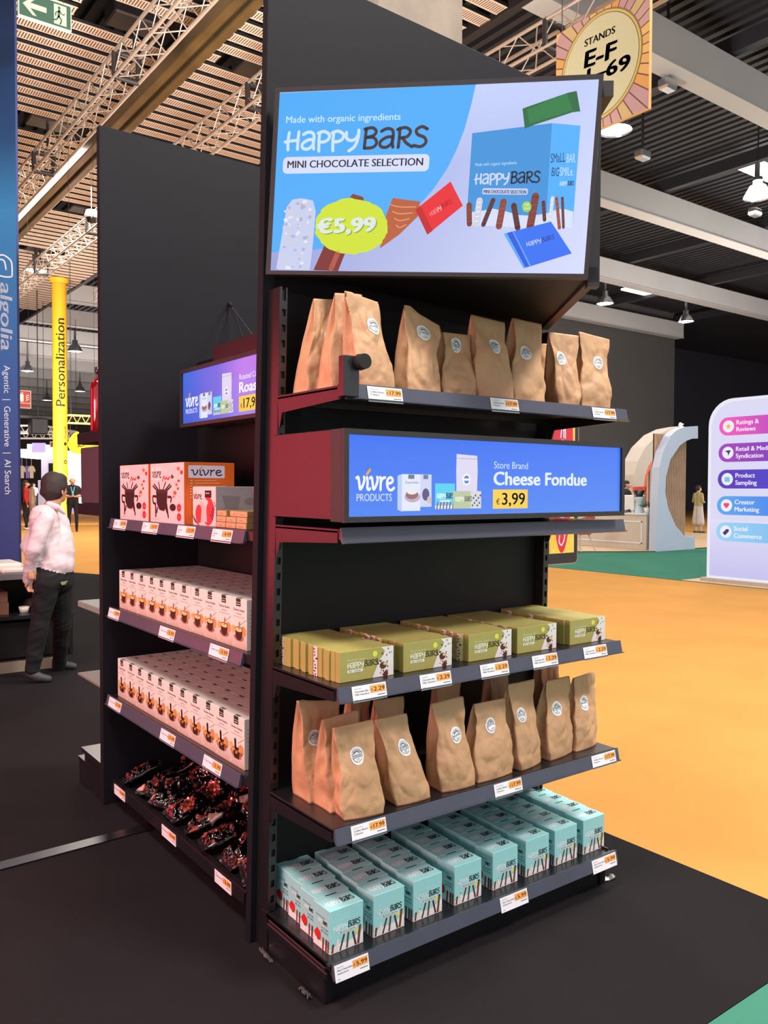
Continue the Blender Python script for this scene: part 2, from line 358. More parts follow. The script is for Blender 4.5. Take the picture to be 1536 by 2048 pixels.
# dark ceiling unit boxes in the gaps of the slats
for i, (h, wd) in enumerate(holes):
    b_ = MB(); b_.box(-.45, .45, -.3, .3, 0, .35, ch=.03); b_.tube([(0, 0, 0), (0, 0, -.5)], .03, 6)
    o = b_.build('ceiling_speaker', MATS['dark_trim'], loc=(h.x, h.y, 10.0))
    setp(o, label=['black ceiling fitting set in the slats just right of the exit sign', 'black ceiling fitting beside the blue banner above the long truss', 'black ceiling fitting above the hanging white camera dome', 'black ceiling fitting at the edge of the tall centre panel', 'black ceiling fitting above the lower left truss'][i], cat='ceiling fitting', group='fittings in the slatted ceiling')

# concrete column behind the tall centre panel
c0 = at(752, 0, 'y', 5.0); c1 = at(928, 60, 'y', 5.0)
b_ = MB(); b_.box(c0.x, c1.x+.0, 5.0, 6.0, 0, 11.45, ch=.03)
setp(b_.build('concrete_column', M_CONC), label='square concrete column rising behind the tall black panel', cat='column')

# trusses
def truss(name, x, z, y0, y1, s, label, joints=()):
    t = empty(name, (x, y0, z), label=label, cat='truss', group='aluminium lighting trusses')
    L = y1-y0
    for cx, cz in ((0, 0), (s, 0), (0, s), (s, s)):
        m = MB(); m.tube([(cx, 0, cz), (cx, L, cz)], .03, 8); m.build('chord', M_ALU, t)
    m = MB(); n = int(L/.42); st = L/n
    for i in range(n):
        a = i*st; b = a+st; z1 = (0, s) if i % 2 else (s, 0)
        for cx in (0, s): m.tube([(cx, a, z1[0]), (cx, b, z1[1])], .012, 5, cap=False)
        for cz in (0, s): m.tube([(z1[0], a, cz), (z1[1], b, cz)], .012, 5, cap=False)
    m.build('bracing', M_ALU, t)
    for j in joints:
        m = MB()
        for cx, cz, dx, dz in ((0, 0, s, 0), (0, 0, 0, s), (s, 0, 0, s), (0, s, s, 0)): m.tube([(cx, j-y0, cz), (cx+dx, j-y0, cz+dz)], .05, 6)
        m.build('joint', MATS['dark_trim'], t)
    return t
ta = at(390, 0, 'z', 8.5).x
truss('lighting_truss', 3.62, 8.5, 6, 34, .42, 'pale truss rising from the blue banner to the top edge of the photo', (at(250, 145, 'x', 3.8).y, at(85, 325, 'x', 3.8).y))
truss('lighting_truss', 5.95, 8.5, 8, 40, .42, 'pale truss whose upper end shows above the left black panel', (at(510, 225, 'x', 6.1).y, at(185, 465, 'x', 6.1).y, at(80, 545, 'x', 6.1).y))
xr = at(1087, 95, 'z', 8.5).x
truss('lighting_truss', xr, 8.5, 5.3, 30, .42, 'truss running from the stands banner back behind the yellow column', (at(1090, 85, 'x', xr).y, 24.))
b_ = MB(); b_.box(0, .19, 0, 42, 0, .3, ch=.02); b_.box(.27, .46, 0, 42, 0, .3, ch=.02); b_.box(.15, .3, 0, 42, .1, .3)
setp(b_.build('ceiling_rail', mat('brass_rail', (112, 96, 66), .38, .8, .3, 1.2), loc=(4.62, 5, 9)), label='twin brassy metal rail running under the slatted ceiling', cat='rail')

def ztop(p): return 10.0 if (p.x < 9.3 and p.y < 40) else 11.45
# high bay lamps
def lamp_proto():
    t = empty('high_bay_lamp', (0, 0, 0))
    m = MB(); m.lathe([(.05, .9), (.05, .5), (.12, .48), (.12, .3), (.2, .26), (.34, .0), (.36, -.04)], 20); m.build('reflector', M_CHROME, t)
    m = MB(); m.lathe([(.0, -.01), (.33, -.01)], 20); m.build('bulb', M_LAMP, t)
    m = MB(); m.tube([(0, 0, .9), (0, 0, 2.3)], .02, 6); m.build('stem', MATS['dark_trim'], t)
    return t
lp = None
for px, py, z, s, lab in ((1230, 258, 9.2, 1.0, 'high bay lamp glowing just below the hanging stands banner'), (1515, 392, 9.2, 1, 'high bay lamp at the right edge of the photo'),
        (1210, 606, 9.2, 1, 'small high bay lamp just above the top row of kraft bags'), (1372, 642, 9.2, 1, 'small high bay lamp in front of the dark wall corner'),
        (150, 702, 8.9, 1.2, 'distant white bell lamp right of the yellow column'), (55, 741, 8.9, 1.2, 'distant white bell lamp left of the yellow column'),
        (94, 800, 8.9, 1.2, 'tiny bell lamp low left of the yellow column'), (160, 782, 8.9, 1.2, 'tiny bell lamp low right of the yellow column'), (72, 540, 9.3, 1.1, 'bell lamp hanging beside the second truss on the left')):
    p = at(px, py, 'z', z)
    if lp is None: lp = lamp_proto(); o = lp; o.location = p; setp(o, label=lab, cat='lamp', group='high bay lamps')
    else: o = copy_tree(lp, p, label=lab, cat='lamp', group='high bay lamps')
    o.scale = (s, s, s)
for px, py, lab in ((1285, 585, 'flat glowing ceiling panel between the beams above the arch stand'), (1532, 347, 'flat glowing ceiling panel cut by the right edge of the photo'), (1100, 20, None)):
    if not lab: continue
    p = at(px, py, 'z', 11.0)
    b_ = MB(); b_.box(-1.2, 1.2, -.35, .35, 0, .08); setp(b_.build('ceiling_light_panel', M_WHITEGLOW, loc=p), label=lab, cat='ceiling light', group='flat ceiling light panels')
def floodcam(px, py, z, lab):
    p = at(px, py, 'z', z); t = empty('ceiling_floodlight_housing', p, label=lab, cat='floodlight')
    m = MB(); m.box(-.19, .19, -.13, .13, -.11, .11, ch=.04); m.build('housing', M_CHROME, t)
    m = MB(); m.tube([(0, 0, .1), (0, 0, 1.9)], .03, 6); m.build('bracket', MATS['dark_trim'], t)
floodcam(1285, 310, 9.6, 'grey boxy ceiling floodlight between the first two white beams')
floodcam(1510, 425, 9.6, 'grey boxy ceiling floodlight under the lamp at the right edge')
floodcam(1335, 170, 9.8, 'small dark ceiling spotlight with a green glint beside the first beam')
p = at(183, 435, 'z', 8.6); t = empty('dome_camera', p, label='white dome camera hanging on a rod beside the left black panel', cat='camera')
m = MB(); m.lathe([(.0, .2), (.14, .18), (.2, .0), (.16, -.02)], 16); m.build('housing', M_WHITE, t)
m = MB(); m.lathe([(.14, -.02), (.1, -.12), (0, -.16)], 16); m.build('dome', M_BLACK, t)
m = MB(); m.tube([(0, 0, .18), (0, 0, 1.42)], .01, 6); m.build('rod', M_ALU, t)
# ------------------------------------------------------------------ the shelving unit
def lean(o):
    o.rotation_euler.y = math.atan(KL); return o
MX = lambda x, y, z, rz=0: Matrix.Translation((x, y, z)) @ Matrix.Rotation(rz, 4, 'Z')
def shelf(name, x, y, z, W, D, rz, label, group, rail0=0, rail1=None, plate=None, arm_t=.006, hang=.035):
    t = empty(name, (x, y, z), rz, label=label, cat='shelf', group=group)
    m = MB(); m.box(0, W, .002, D, -.012, 0, ch=.001); m.box(0, W, .0, .006, -.03, .0); m.box(.01, W-.01, D-.02, D, -.03, -.012)
    m.build('tray', M_BLACK, t)
    r1 = rail1 or W
    m = MB(); m.prism([(-.001, .002), (-.006, .004), (-.016, -.040), (-.012, -.043), (-.001, -.030)], rail0, r1, lambda a, b, d: Vector((d, a, b)))
    m.prism([(-.012, -.043), (-.024, -.040), (-.024, -.037), (-.014, -.0395)], rail0, r1, lambda a, b, d: Vector((d, a, b)))
    m.build('price_rail', M_RAIL, t)
    for sx in (0, W-arm_t):
        m = MB(); m.prism([(.012, -.004), (D, -.004), (D, -.10), (D-.014, -.10), (D-.03, -.055), (.012, -.04)], sx, sx+arm_t, lambda a, b, d: Vector((d, a, b)))
        m.box(sx-.001, sx+arm_t+.001, .012, D, -.006, -.002)
        m.build('bracket', M_BLACK, t)
    return t
def railframe(x, y, z, rz):
    c, s = math.cos(rz), math.sin(rz)
    loc = lambda a, b, h: Vector((x+a*c-b*s, y+a*s+b*c, z+h))
    O = loc(0, -.0172, -.041); U = loc(1, 0, 0)-loc(0, 0, 0); V = loc(0, -.0060, .004)-loc(0, -.0160, -.040)
    return Frame(O, U, V)
X0 = lambda z: KL*z
ES = [(1.7745, 'top shelf holding the upper row of kraft coffee bags'), (1.3673, 'empty shelf under the cheese fondue screen'), (.9161, 'shelf holding the olive chocolate bars'), (.5142, 'shelf holding the lower group of kraft coffee bags')]
for i, (z, lab) in enumerate(ES):
    shelf('steel_shelf', X0(z), 0, z, 1.262, .3723, 0, 'black steel '+lab, 'end bay shelves')
# base deck
Z5 = .1332; Y5 = -.0076
t = empty('base_deck', (0, Y5, 0), label='black steel base deck at floor level holding the turquoise cartons', cat='shelf base')
m = MB(); m.box(0, 1.262, .004, .42, Z5-.022, Z5-.010); m.box(0, 1.262, 0, .008, Z5-.03, Z5+.0); m.box(0, .006, .03, .38, Z5-.02, Z5-.002); m.box(1.256, 1.262, .03, .38, Z5-.02, Z5-.002); m.build('tray', M_BLACK, t)
m = MB(); m.prism([(-.001, .002), (-.006, .004), (-.016, -.040), (-.012, -.043), (-.001, -.030)], 0, 1.262, lambda a, b, d: Vector((d, a, b+Z5))); m.build('price_rail', M_RAIL, t)
m = MB(); m.box(.02, 1.22, .045, .06, .0, Z5-.03); m.build('kick_plate', M_BLACK, t)
for sx in (.0, 1.225):
    m = MB(); m.box(sx, sx+.03, .035, .37, .0, Z5-.024, ch=.003); m.box(sx-.004, sx+.008, .02, .37, Z5-.055, Z5-.035, ch=.002); m.build('side_foot', M_BLACK, t)
# uprights with slots
Rr = random.Random(2)
for i, (px, lab) in enumerate(((.0, 'left slotted black upright post of the end bay'), (1.245, 'right slotted black upright post of the end bay'))):
    m = MB(); H = 2.12
    m.box(0, .004, 0, .0755, 0, H); m.box(.024, .028, .004, .045, 0, H); m.box(.004, .024, .069, .0755, 0, H)
    m.box(.004, .009, 0, .004, 0, H); m.box(.022, .028, 0, .004, 0, H)
    n = 42
    for k in range(n): z = .03+k*(H-.05)/n; m.box(.009, .022, 0, .004, z, z+.027)
    o = m.build('upright_post', M_BLACK, loc=(px+.0, .3685, 0)); lean(o); setp(o, label=lab, cat='post', group='slotted upright posts')
    m = MB(); m.box(.004, .026, .006, .028, 0, H-.01); q = m.build('slot_shadow_core', M_BACK, o)
m = MB(); m.box(.032, 1.243, .416, .422, .1, 2.12)
for z in (.55, 1.0, 1.45, 1.9): m.box(.032, 1.243, .414, .416, z, z+.004)
o = m.build('back_panel', M_BACK); lean(o); setp(o, label='plain black metal back panel behind the end bay shelves', cat='panel')
m = MB(); m.box(-.021, 1.262, .4455, .480, 0, 3.19, ch=.002)
o = m.build('tall_panel', M_PANEL); lean(o); setp(o, label='tall black wall panel rising behind the large promotional screen', cat='panel')
m = MB(); m.box(-.021, .835, 1.905, 1.943, 0, 3.135, ch=.002)
o = m.build('tall_panel', M_PANEL); setp(o, label='tall black wall panel closing the far end of the left bay', cat='panel')
m = MB(); m.box(.455, .47, .49, 1.904, 0, 2.1); m.box(.451, .452, 1.15, 1.156, .0, 2.1)
o = m.build('back_panel', M_BACK); setp(o, label='black back panel of the left bay behind the fondue cartons', cat='panel')
m = MB(); m.box(.471, .80, .49, 1.904, 0, 2.1, ch=.01); o = m.build('gondola_core', M_BACK); setp(o, label='black shelving back seen over the left bay', cat='panel')
# knob bracket on the top shelf
t = empty('clamp_bracket', (X0(1.77), 0, 1.77), label='black clamp bracket with round knob on the left end of the top shelf', cat='bracket')
p0 = at(697, 765, 'y', -.03); p1 = at(730, 812, 'y', -.03)
m = MB(); m.box(p0.x-.04, p0.x+.032-.04+.02, -.052, -.024, 1.735, 1.848, M=Matrix.Translation((-X0(1.77)+.01, 0, -1.77)), ch=.002); m.box(-.012, .03, -.024, .012, -.035, -.024+.03, ch=.002); plt = m.build('plate', M_BLACK, t)
m = MB(); m.tube([(.022, -.052, .062), (.022, -.078, .062)], [.023, .021], 20); kn = m.build('knob', mat('black_rubber', (18, 18, 18), .7), plt)

# left bay: local frame faces -x (local x -> world -y, local y -> world +x)
LZ = [1.3371, .9281, .5213]
LXo = -.009; RZL = -PI/2
for z, lab in zip(LZ, ('upper shelf with the boxed fondue sets', 'middle shelf with the cheese fondue cartons', 'lower shelf with the second run of fondue cartons')):
    shelf('steel_shelf', LXo+X0(z), 1.885, z, 1.39, .42, RZL, 'black steel '+lab+' in the left bay', 'left bay shelves', rail1=1.342)
ZL4 = .1204
t = empty('base_deck', (.022, 1.885, 0), RZL, label='black steel base deck holding the shiny foil packs in the left bay', cat='shelf base')
m = MB(); m.box(0, 1.39, 0, .42, ZL4-.012, ZL4-.004); m.box(0, 1.34, -.004, .004, ZL4-.03, ZL4+.0); m.build('tray', M_BLACK, t)
m = MB(); m.box(0, 1.34, -.012, -.004, ZL4-.045, ZL4-.004); m.box(0, 1.34, .01, .016, ZL4-.006, ZL4+.004); m.build('price_rail', M_BLACK, t)
m = MB(); m.box(.0, 1.39, .06, .075, 0, ZL4-.02); m.build('kick_plate', M_BACK, t)

# ------------------------------------------------------------------ price tags
def price_tag(fr, u0, u1, l1, l2, price, size=.042, label='', group='', top='', col=ORG, zoff=-.004):
    w = u1-u0; mb = MB(); f = Frame(fr.O+fr.U*u0+fr.V*zoff, fr.U, fr.V)
    M = Matrix(((f.U.x, f.V.x, f.N.x, f.O.x), (f.U.y, f.V.y, f.N.y, f.O.y), (f.U.z, f.V.z, f.N.z, f.O.z), (0, 0, 0, 1)))
    mb.box(0, w, 0, size+.004, .0003, .0016, (236, 234, 240), M=M)
    g = G(); h = size+.004
    g.text(top, w*.07, h*.80, h*.11, (150, 140, 150), 1)
    g.text(l1, w*.07, h*.60, h*.155, (40, 36, 40), 1, .012, width=min(w*.44, w*.036*len(l1)))
    if l2: g.text(l2, w*.07, h*.42, h*.155, (40, 36, 40), 1, .012, width=min(w*.42, w*.036*len(l2)))
    g.text('500g', w*.07, h*.12, h*.09, (120, 120, 130), 1)
    g.rect(w*.52, h*.44, w*.97, h*.90, col, 1)
    g.text('€', w*.545, h*.56, h*.2, (70, 44, 20), 2, .01)
    g.text(price, w*.95, h*.54, h*.36, (50, 34, 22), 2, .012, 'r', width=w*.32)
    g.rect(w*.72, h*.26, w*.95, h*.31, (90, 90, 100), 1)
    g.emit(mb, lambda x, y, lv: f.O+f.U*x+f.V*y+f.N*(.0016+lv*.0003))
    o = mb.build('price_tag', M_LABEL); return setp(o, label=label, cat='price tag', group=group)
def tags(fr, spans, *a, **k): pass
fr3 = railframe(X0(.9161), 0, .9161, 0)
for (a, b), wh in zip(((702, 772), (838, 902), (958, 1016), (1061, 1113), (1163, 1211)), ('leftmost on the olive bar shelf', 'second from the left on the olive bar shelf', 'in the middle of the olive bar shelf', 'fourth from the left on the olive bar shelf', 'at the right end of the olive bar shelf')):
    y = {702: 1395, 838: 1372, 958: 1345, 1061: 1320, 1163: 1300}[a]; y2 = y-(b-a)*.26
    price_tag(fr3, fr3.px(a+3, y)[0], fr3.px(b, y2)[0], 'Chocolate Bar -', 'Milk Hazelnut', '2.29', label='orange 2.29 price tag '+wh, group='2.29 price tags', top='Happy Bars')
fr4 = railframe(X0(.5142), 0, .5142, 0)
for (a, y, b, y2), wh in zip(((702, 1672, 772, 1650), (988, 1585, 1043, 1565), (1182, 1520, 1230, 1508)), ('leftmost on the lower kraft bag shelf', 'in the middle of the lower kraft bag shelf', 'at the right end of the lower kraft bag shelf')):
    price_tag(fr4, fr4.px(a+1, y)[0], min(1.262, fr4.px(b, y2)[0]), 'Coffee Beans -', 'Classic', '17.99', label='orange 17.99 price tag '+wh, group='17.99 price tags', top='Roasted Coffee')
fr5 = railframe(0, Y5, Z5, 0)
for (a, y, b, y2), wh in zip(((666, 1940, 737, 1920), (1000, 1805, 1054, 1785), (1183, 1725, 1231, 1712)), ('at the front left corner of the base deck', 'in the middle of the base deck', 'at the right end of the base deck')):
    price_tag(fr5, max(.003, fr5.px(a, y)[0]), min(1.262, fr5.px(b, y2)[0]), 'Mini Chocolate', 'Selection', '5.99', label='orange 5.99 price tag '+wh, group='5.99 price tags', top='Happy Bars')
fr1 = railframe(X0(1.7745), 0, 1.7745, 0)
for (a, y, b, y2), wh in zip(((735, 785, 804, 790), (981, 805, 1036, 810), (1185, 827, 1231, 830)), ('beside the clamp knob on the top shelf', 'in the middle of the top kraft bag shelf', 'at the right end of the top kraft bag shelf')):
    price_tag(fr1, fr1.px(a, y)[0], fr1.px(b, y2)[0], 'Coffee Beans -', 'Classic', '17.99', label='orange 17.99 price tag '+wh, group='17.99 price tags', top='Roasted Coffee')
def ltag(z, x, lst, l1, l2, price, names, rows='3.99', zz=None):
    fr = railframe(x, 1.885, z, RZL) if zz is None else zz
    for (a, y, b, y2), nm, pr in zip(lst, names, price):
        price_tag(fr, fr.px(a, y)[0], fr.px(b, y2)[0], l1, l2, pr, label=nm, group='price tags on the left bay rails', top='Fondue')
ltag(LZ[0], LXo+X0(LZ[0]), ((228, 1048, 253, 1050), (285, 1054, 316, 1058), (354, 1064, 389, 1070), (424, 1070, 464, 1076)), 'Fondue', 'Set', ('59.99', '59.99', '12.99', '4.99'),
     ('small pink-lit price tag at the far end under the fondue set boxes', 'price tag under the near fondue set box', 'price tag under the small pink accessory box', 'price tag under the stack of small brown boxes'))
ltag(LZ[1], LXo+X0(LZ[1]), ((217, 1228, 238, 1236), (319, 1262, 349, 1275), (420, 1295, 457, 1312)), 'Cheese Fondue', '', ('3.99', '3.99', '3.99'),
     ('orange 3.99 tag at the far end of the middle left shelf', 'orange 3.99 tag midway along the middle left shelf', 'orange 3.99 tag at the near end of the middle left shelf'))
ltag(LZ[2], LXo+X0(LZ[2]), ((218, 1403, 243, 1413), (322, 1463, 351, 1480), (408, 1515, 444, 1538)), 'Cheese Fondue', '', ('5.99', '5.99', '5.99'),
     ('orange 5.99 tag at the far end of the lower left shelf', 'orange 5.99 tag midway along the lower left shelf', 'orange 5.99 tag at the near end of the lower left shelf'))
frb = Frame((.022-.0125, 1.885, ZL4-.045), (0, -1, 0), (0, 0, 1))
ltag(0, 0, ((229, 1556, 250, 1570), (324, 1636, 352, 1658), (430, 1724, 463, 1750)), 'Chocolate Mix', '', ('3.99', '3.99', '3.99'),
     ('orange 3.99 tag at the far end of the foil pack deck', 'orange 3.99 tag midway along the foil pack deck', 'orange 3.99 tag at the near end of the foil pack deck'), zz=frb)

# ------------------------------------------------------------------ cartons
def carton(w, d, h, faces, base, name, mats=M_PRINT, edge=None):
    """front at y=0 facing -y; faces: dict side -> fn(G, w, h)"""
    mb = MB(); mb.box(0, w, 0, d, 0, h, base, ch=.0012)
    fr = {'front': Frame((0, 0, 0), (1, 0, 0), (0, 0, 1)), 'left': Frame((0, d, 0), (0, -1, 0), (0, 0, 1)), 'right': Frame((w, 0, 0), (0, 1, 0), (0, 0, 1)), 'top': Frame((0, 0, h), (1, 0, 0), (0, 1, 0))}
    dims = {'front': (w, h), 'left': (d, h), 'right': (d, h), 'top': (w, d)}
    for k, fn in faces.items():
        g = G(); fn(g, *dims[k]); g.emit(mb, gmap(fr[k], .00025))
    return mb
def teal_front(g, w, h):
    g.poly([(0.001, 0.001), (w-.001, .001), (w-.001, h*.34), (w*.88, h*.27), (w*.7, h*.20), (w*.5, h*.17), (w*.3, h*.2), (w*.12, h*.15), (.001, h*.12)], WHT, 1)
    for x, top, dx, c, wd in ((.10, .21, -.03, BRN2, .06), (.24, .28, -.05, (240, 226, 214), .07), (.42, .36, -.12, BRN, .05), (.55, .37, -.05, BRN2, .055), (.68, .35, .09, BRN, .055), (.90, .44, -.06, BRN2, .07)):
        g.stroke([(x*w-0*dx*w, h*top), ((x+dx)*w, .003)], wd*w, c, 2, False, cap=False); g.ell(x*w, h*top, wd*w/2, wd*w*.35, c, 2, 8)
    g.ell(w*.79, h*.36, w*.06, w*.06, (226, 226, 110), 2)
    g.text('Made with organic ingredients', w*.1, h*.70, h*.05, (225, 245, 245), 2, width=w*.55)
    g.happy(w*.1, h*.50, w*.80, h*.125, h*.019)
    g.rrect(w*.25, h*.41, w*.8, h*.465, h*.024, (246, 238, 240), 2); g.text('MINI CHOCOLATE SELECTION', w*.29, h*.422, h*.045, (130, 30, 50), 3, .02, width=w*.47)
def teal_top(g, w, d):
    g.happy(w*.1, d*.30, w*.8, d*.26, d*.034); g.rect(w*.33, d*.93, w*.68, d*.985, (40, 60, 62), 2)
    g.rect(w*.02, d*.965, w*.33, d*.99, (230, 246, 246), 1); g.rect(w*.7, d*.965, w*.98, d*.99, (230, 246, 246), 1)
def teal_side(g, w, h):
    g.poly([(.001, .001), (w-.001, .001), (w-.001, h*.12), (w*.6, h*.16), (w*.3, h*.2), (.001, h*.26)], WHT, 1)
    for x, c in ((.62, BRN2), (.8, BRN), (.92, BRN2)): g.stroke([(x*w, h*.30), (x*w-.002, .002)], w*.09, c, 2, False, cap=False)
    g.ell(w*.3, h*.30, w*.2, h*.13, RED, 2, 10, .18, 3); g.poly([(w*.24, h*.17), (w*.4, h*.17), (w*.32, h*.23)], (50, 110, 50), 3)
    g.happy(w*.3, h*.62, w*.55, h*.07, h*.014); g.text('Made with organic', w*.2, h*.74, h*.05, (60, 90, 95), 2, width=w*.5)
    g.text('SMALL BAR', w*.5, h*.5, h*.06, (60, 90, 95), 2, width=w*.4); g.text('BIG SMILE', w*.5, h*.42, h*.06, (60, 90, 95), 2, width=w*.4)
    g.poly([(w*.55, h*.52), (w*.68, h*.56), (w*.62, h*.62)], (250, 226, 180), 2)
mb = carton(.120, .090, .1285, {'front': teal_front, 'top': teal_top, 'left': teal_side}, TEAL, 'x')
me = None; R = random.Random(11)
cols = [.030, .186, .341, .511, .686, .846, .993, 1.150]
rown = ['front', 'second', 'third', 'back']
for j in range(4):
    for i, cx in enumerate(cols):
        loc = (cx+KL*.1+.010*j*(.6 if i else .9)+R.uniform(-.0015, .0015), .050+.0915*j+R.uniform(0, .001), Z5-.0098)
        if me is None: o = mb.build('chocolate_carton', M_PRINT, loc=loc); me = o; 
        else: o = me.copy(); COL.objects.link(o); o.location = loc
        o.rotation_euler.z = R.uniform(-.008, .008)
        setp(o, label='turquoise chocolate carton on the base deck, %s column from left, %s row' % (ORD[i], rown[j]), cat='carton', group='turquoise chocolate cartons on the base deck')
# olive bars
def olive_front(g, w, h):
    g.poly([(w*.60, .001), (w-.001, .001), (w-.001, h-.001), (w*.76, h-.001), (w*.83, h*.86), (w*.80, h*.72), (w*.74, h*.6), (w*.70, h*.45), (w*.64, h*.2)], (236, 228, 226), 1)
    R = random.Random(4)
    for k in range(22):
        x = R.uniform(.68, .97); y = R.uniform(.04, .95); c = R.choice([BRN, BRN, (60, 36, 30), (176, 84, 60)])
        if x < .78 and y > .6: continue
        g.ell(w*x, h*y, w*R.uniform(.008, .02), h*R.uniform(.02, .05), c, 2, 7, .3, k)
    g.ell(w*.80, h*.38, w*.07, h*.13, BRN, 3, 9, .12, 8); g.ell(w*.83, h*.43, w*.035, h*.055, (232, 196, 140), 4, 8, .15, 2)
    g.ell(w*.84, h*.08, w*.05, h*.09, BRN, 3, 8, .2, 5)
    g.ell(w*.645, h*.80, w*.045, w*.045, (232, 226, 84), 2)
    g.text('Made with organic ingredients', w*.14, h*.68, h*.055, (240, 240, 220), 2, width=w*.33)
    g.happy(w*.14, h*.44, w*.56, h*.18, h*.026, (246, 246, 236), (58, 44, 24))
    g.rrect(w*.14, h*.29, w*.42, h*.38, h*.03, (244, 244, 236), 2); g.text('MILK + HAZELNUT', w*.165, h*.31, h*.07, (60, 50, 36), 3, .01, width=w*.23)
def pat_side(g, w, h):
    g.rect(.0005, .001, w-.0005, h-.001, (238, 222, 224), 1); R = random.Random(9)
    for k in range(9): g.ell(w*R.uniform(.2, .8), h*(k+.6)/9.5, w*R.uniform(.12, .3), h*.035, R.choice([BRN, (60, 30, 34), (150, 80, 70)]), 2, 7, .3, k)
TH = .0222
mbA = carton(.198, TH, .0905, {'front': olive_front}, OLV, 'x'); mbB = carton(.198, TH, .0905, {'left': pat_side}, OLV, 'x')
pa = pb = None
for i, sx in enumerate((.056, .300, .560, .786, 1.058)):
    R = random.Random(20+i)
    for j in range(16):
        flip = j > 0 and R.random() < .24
        loc = (sx+R.uniform(-.006, .006)+.0004*j, .046+j*(TH+.0004), .9163)
        if not flip:
            if pa is None: pa = mbA.build('chocolate_bar_box', M_PRINT); o = pa
            else: o = pa.copy(); COL.objects.link(o)
        else:
            if pb is None: pb = mbB.build('chocolate_bar_box', M_PRINT); o = pb
            else: o = pb.copy(); COL.objects.link(o)
        o.location = loc
        wh = 'frontmost' if j == 0 else ('rearmost' if j == 15 else ORD[j]+' from front' if j < 15 else '')
        setp(o, label='olive chocolate bar box, %s in %s stack from left%s' % (wh, ORD[i], ', patterned end out' if flip else ''), cat='chocolate box', group='olive chocolate bar boxes')
# fondue cartons
def fondue_front(kind):
    def fn(g, w, h):
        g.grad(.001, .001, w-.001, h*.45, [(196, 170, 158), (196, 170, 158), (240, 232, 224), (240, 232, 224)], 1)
        g.rect(w*.32, h*.84, w*.62, h*.915, (46, 52, 44), 2); g.rect(w*.32, h*.925, w*.62, h-.0006, (46, 52, 44), 2); g.rect(w*.37, h*.87, w*.57, h*.885, (230, 230, 220), 3)
        g.text('Cheese fondue', w*.5, h*.745, h*.072, (84, 66, 62), 2, .004, 'c', width=w*.74)
        g.text('emmental', w*.5, h*.68, h*.04, (110, 90, 86), 2, 0, 'c', width=w*.34)
        g.rect(w*.14, h*.625, w*.86, h*.632, (140, 118, 112), 2)
        g.ell(w*.78, h*.36, w*.2, h*.11, (208, 150, 98), 2, 12, .1, 1); g.ell(w*.16, h*.37, w*.14, h*.08, (226, 176, 112), 2, 10, .15, 2)
        g.ell(w*.5, h*.22, w*.34, h*.07, (168, 116, 84), 2, 10, .1, 4)
        body = (70, 40, 34)
        if kind: 
            g.poly([(w*.26, h*.38), (w*.30, h*.22), (w*.42, h*.17), (w*.6, h*.17), (w*.70, h*.24), (w*.74, h*.38)], body, 3)
            g.ell(w*.5, h*.385, w*.26, h*.055, (60, 34, 28), 4); g.ell(w*.5, h*.38, w*.23, h*.045, (244, 206, 142), 5)
            g.stroke([(w*.52, h*.4), (w*.55, h*.52)], w*.07, (190, 130, 80), 6, False)
        else:
            g.poly([(w*.28, h*.34), (w*.34, h*.16), (w*.66, h*.16), (w*.74, h*.34)], (60, 34, 34), 3); g.ell(w*.5, h*.345, w*.25, h*.04, (46, 26, 24), 4)
            for k in range(7): g.ell(w*(.16+.11*k), h*(.28+.03*(k % 3)), w*.07, h*.035, R_.choice([(206, 140, 70), (150, 84, 44), (224, 170, 100)]), 5, 8, .2, k)
            g.stroke([(w*.44, h*.36), (w*.42, h*.52)], w*.11, (44, 24, 26), 6, False)
        g.stroke([(w*.58, h*.47), (w*.97, h*.60)], w*.012, (110, 90, 84), 4, False, cap=False)
        g.rect(w*.08, h*.05, w*.2, h*.09, (226, 208, 200), 2); g.rect(w*.78, h*.03, w*.86, h*.055, (190, 196, 110), 2); g.rect(w*.88, h*.03, w*.95, h*.055, (230, 150, 90), 2)
    return fn
R_ = random.Random(3)
def fondue_top(g, w, d): g.rect(w*.32, .001, w*.62, d*.2, (96, 96, 84), 2); g.rect(w*.05, d*.90, w*.95, d*.97, (196, 178, 168), 2)
def fondue_right(g, w, h):
    for k in range(9): g.rect(w*.18, h*(.14+.08*k), w*(.6+.2*(k % 3)), h*(.155+.08*k), (180, 172, 168), 1)
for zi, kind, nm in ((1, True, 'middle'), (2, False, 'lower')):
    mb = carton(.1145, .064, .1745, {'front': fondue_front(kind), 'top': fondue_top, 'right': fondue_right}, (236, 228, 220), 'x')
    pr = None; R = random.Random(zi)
    for j in range(6):
        for i in range(11):
            y = 1.842-i*.1151+R.uniform(-.0005, .0005); x = LXo+X0(LZ[zi])+.024+j*.0655+(R.uniform(0, .003) if j == 0 else 0)
            loc = (x, y, LZ[zi]+.0003)
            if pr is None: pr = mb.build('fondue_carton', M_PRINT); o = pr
            else: o = pr.copy(); COL.objects.link(o)
            o.location = loc; o.rotation_euler.z = RZL+R.uniform(-.004, .004)
            row = ('front' if j == 0 else 'back' if j == 5 else ORD[j])+' row'
            setp(o, label='cream fondue carton on the %s left shelf, %s, %s from far end' % (nm, row, ORD[i]), cat='carton', group='fondue cartons on the %s left shelf' % nm)
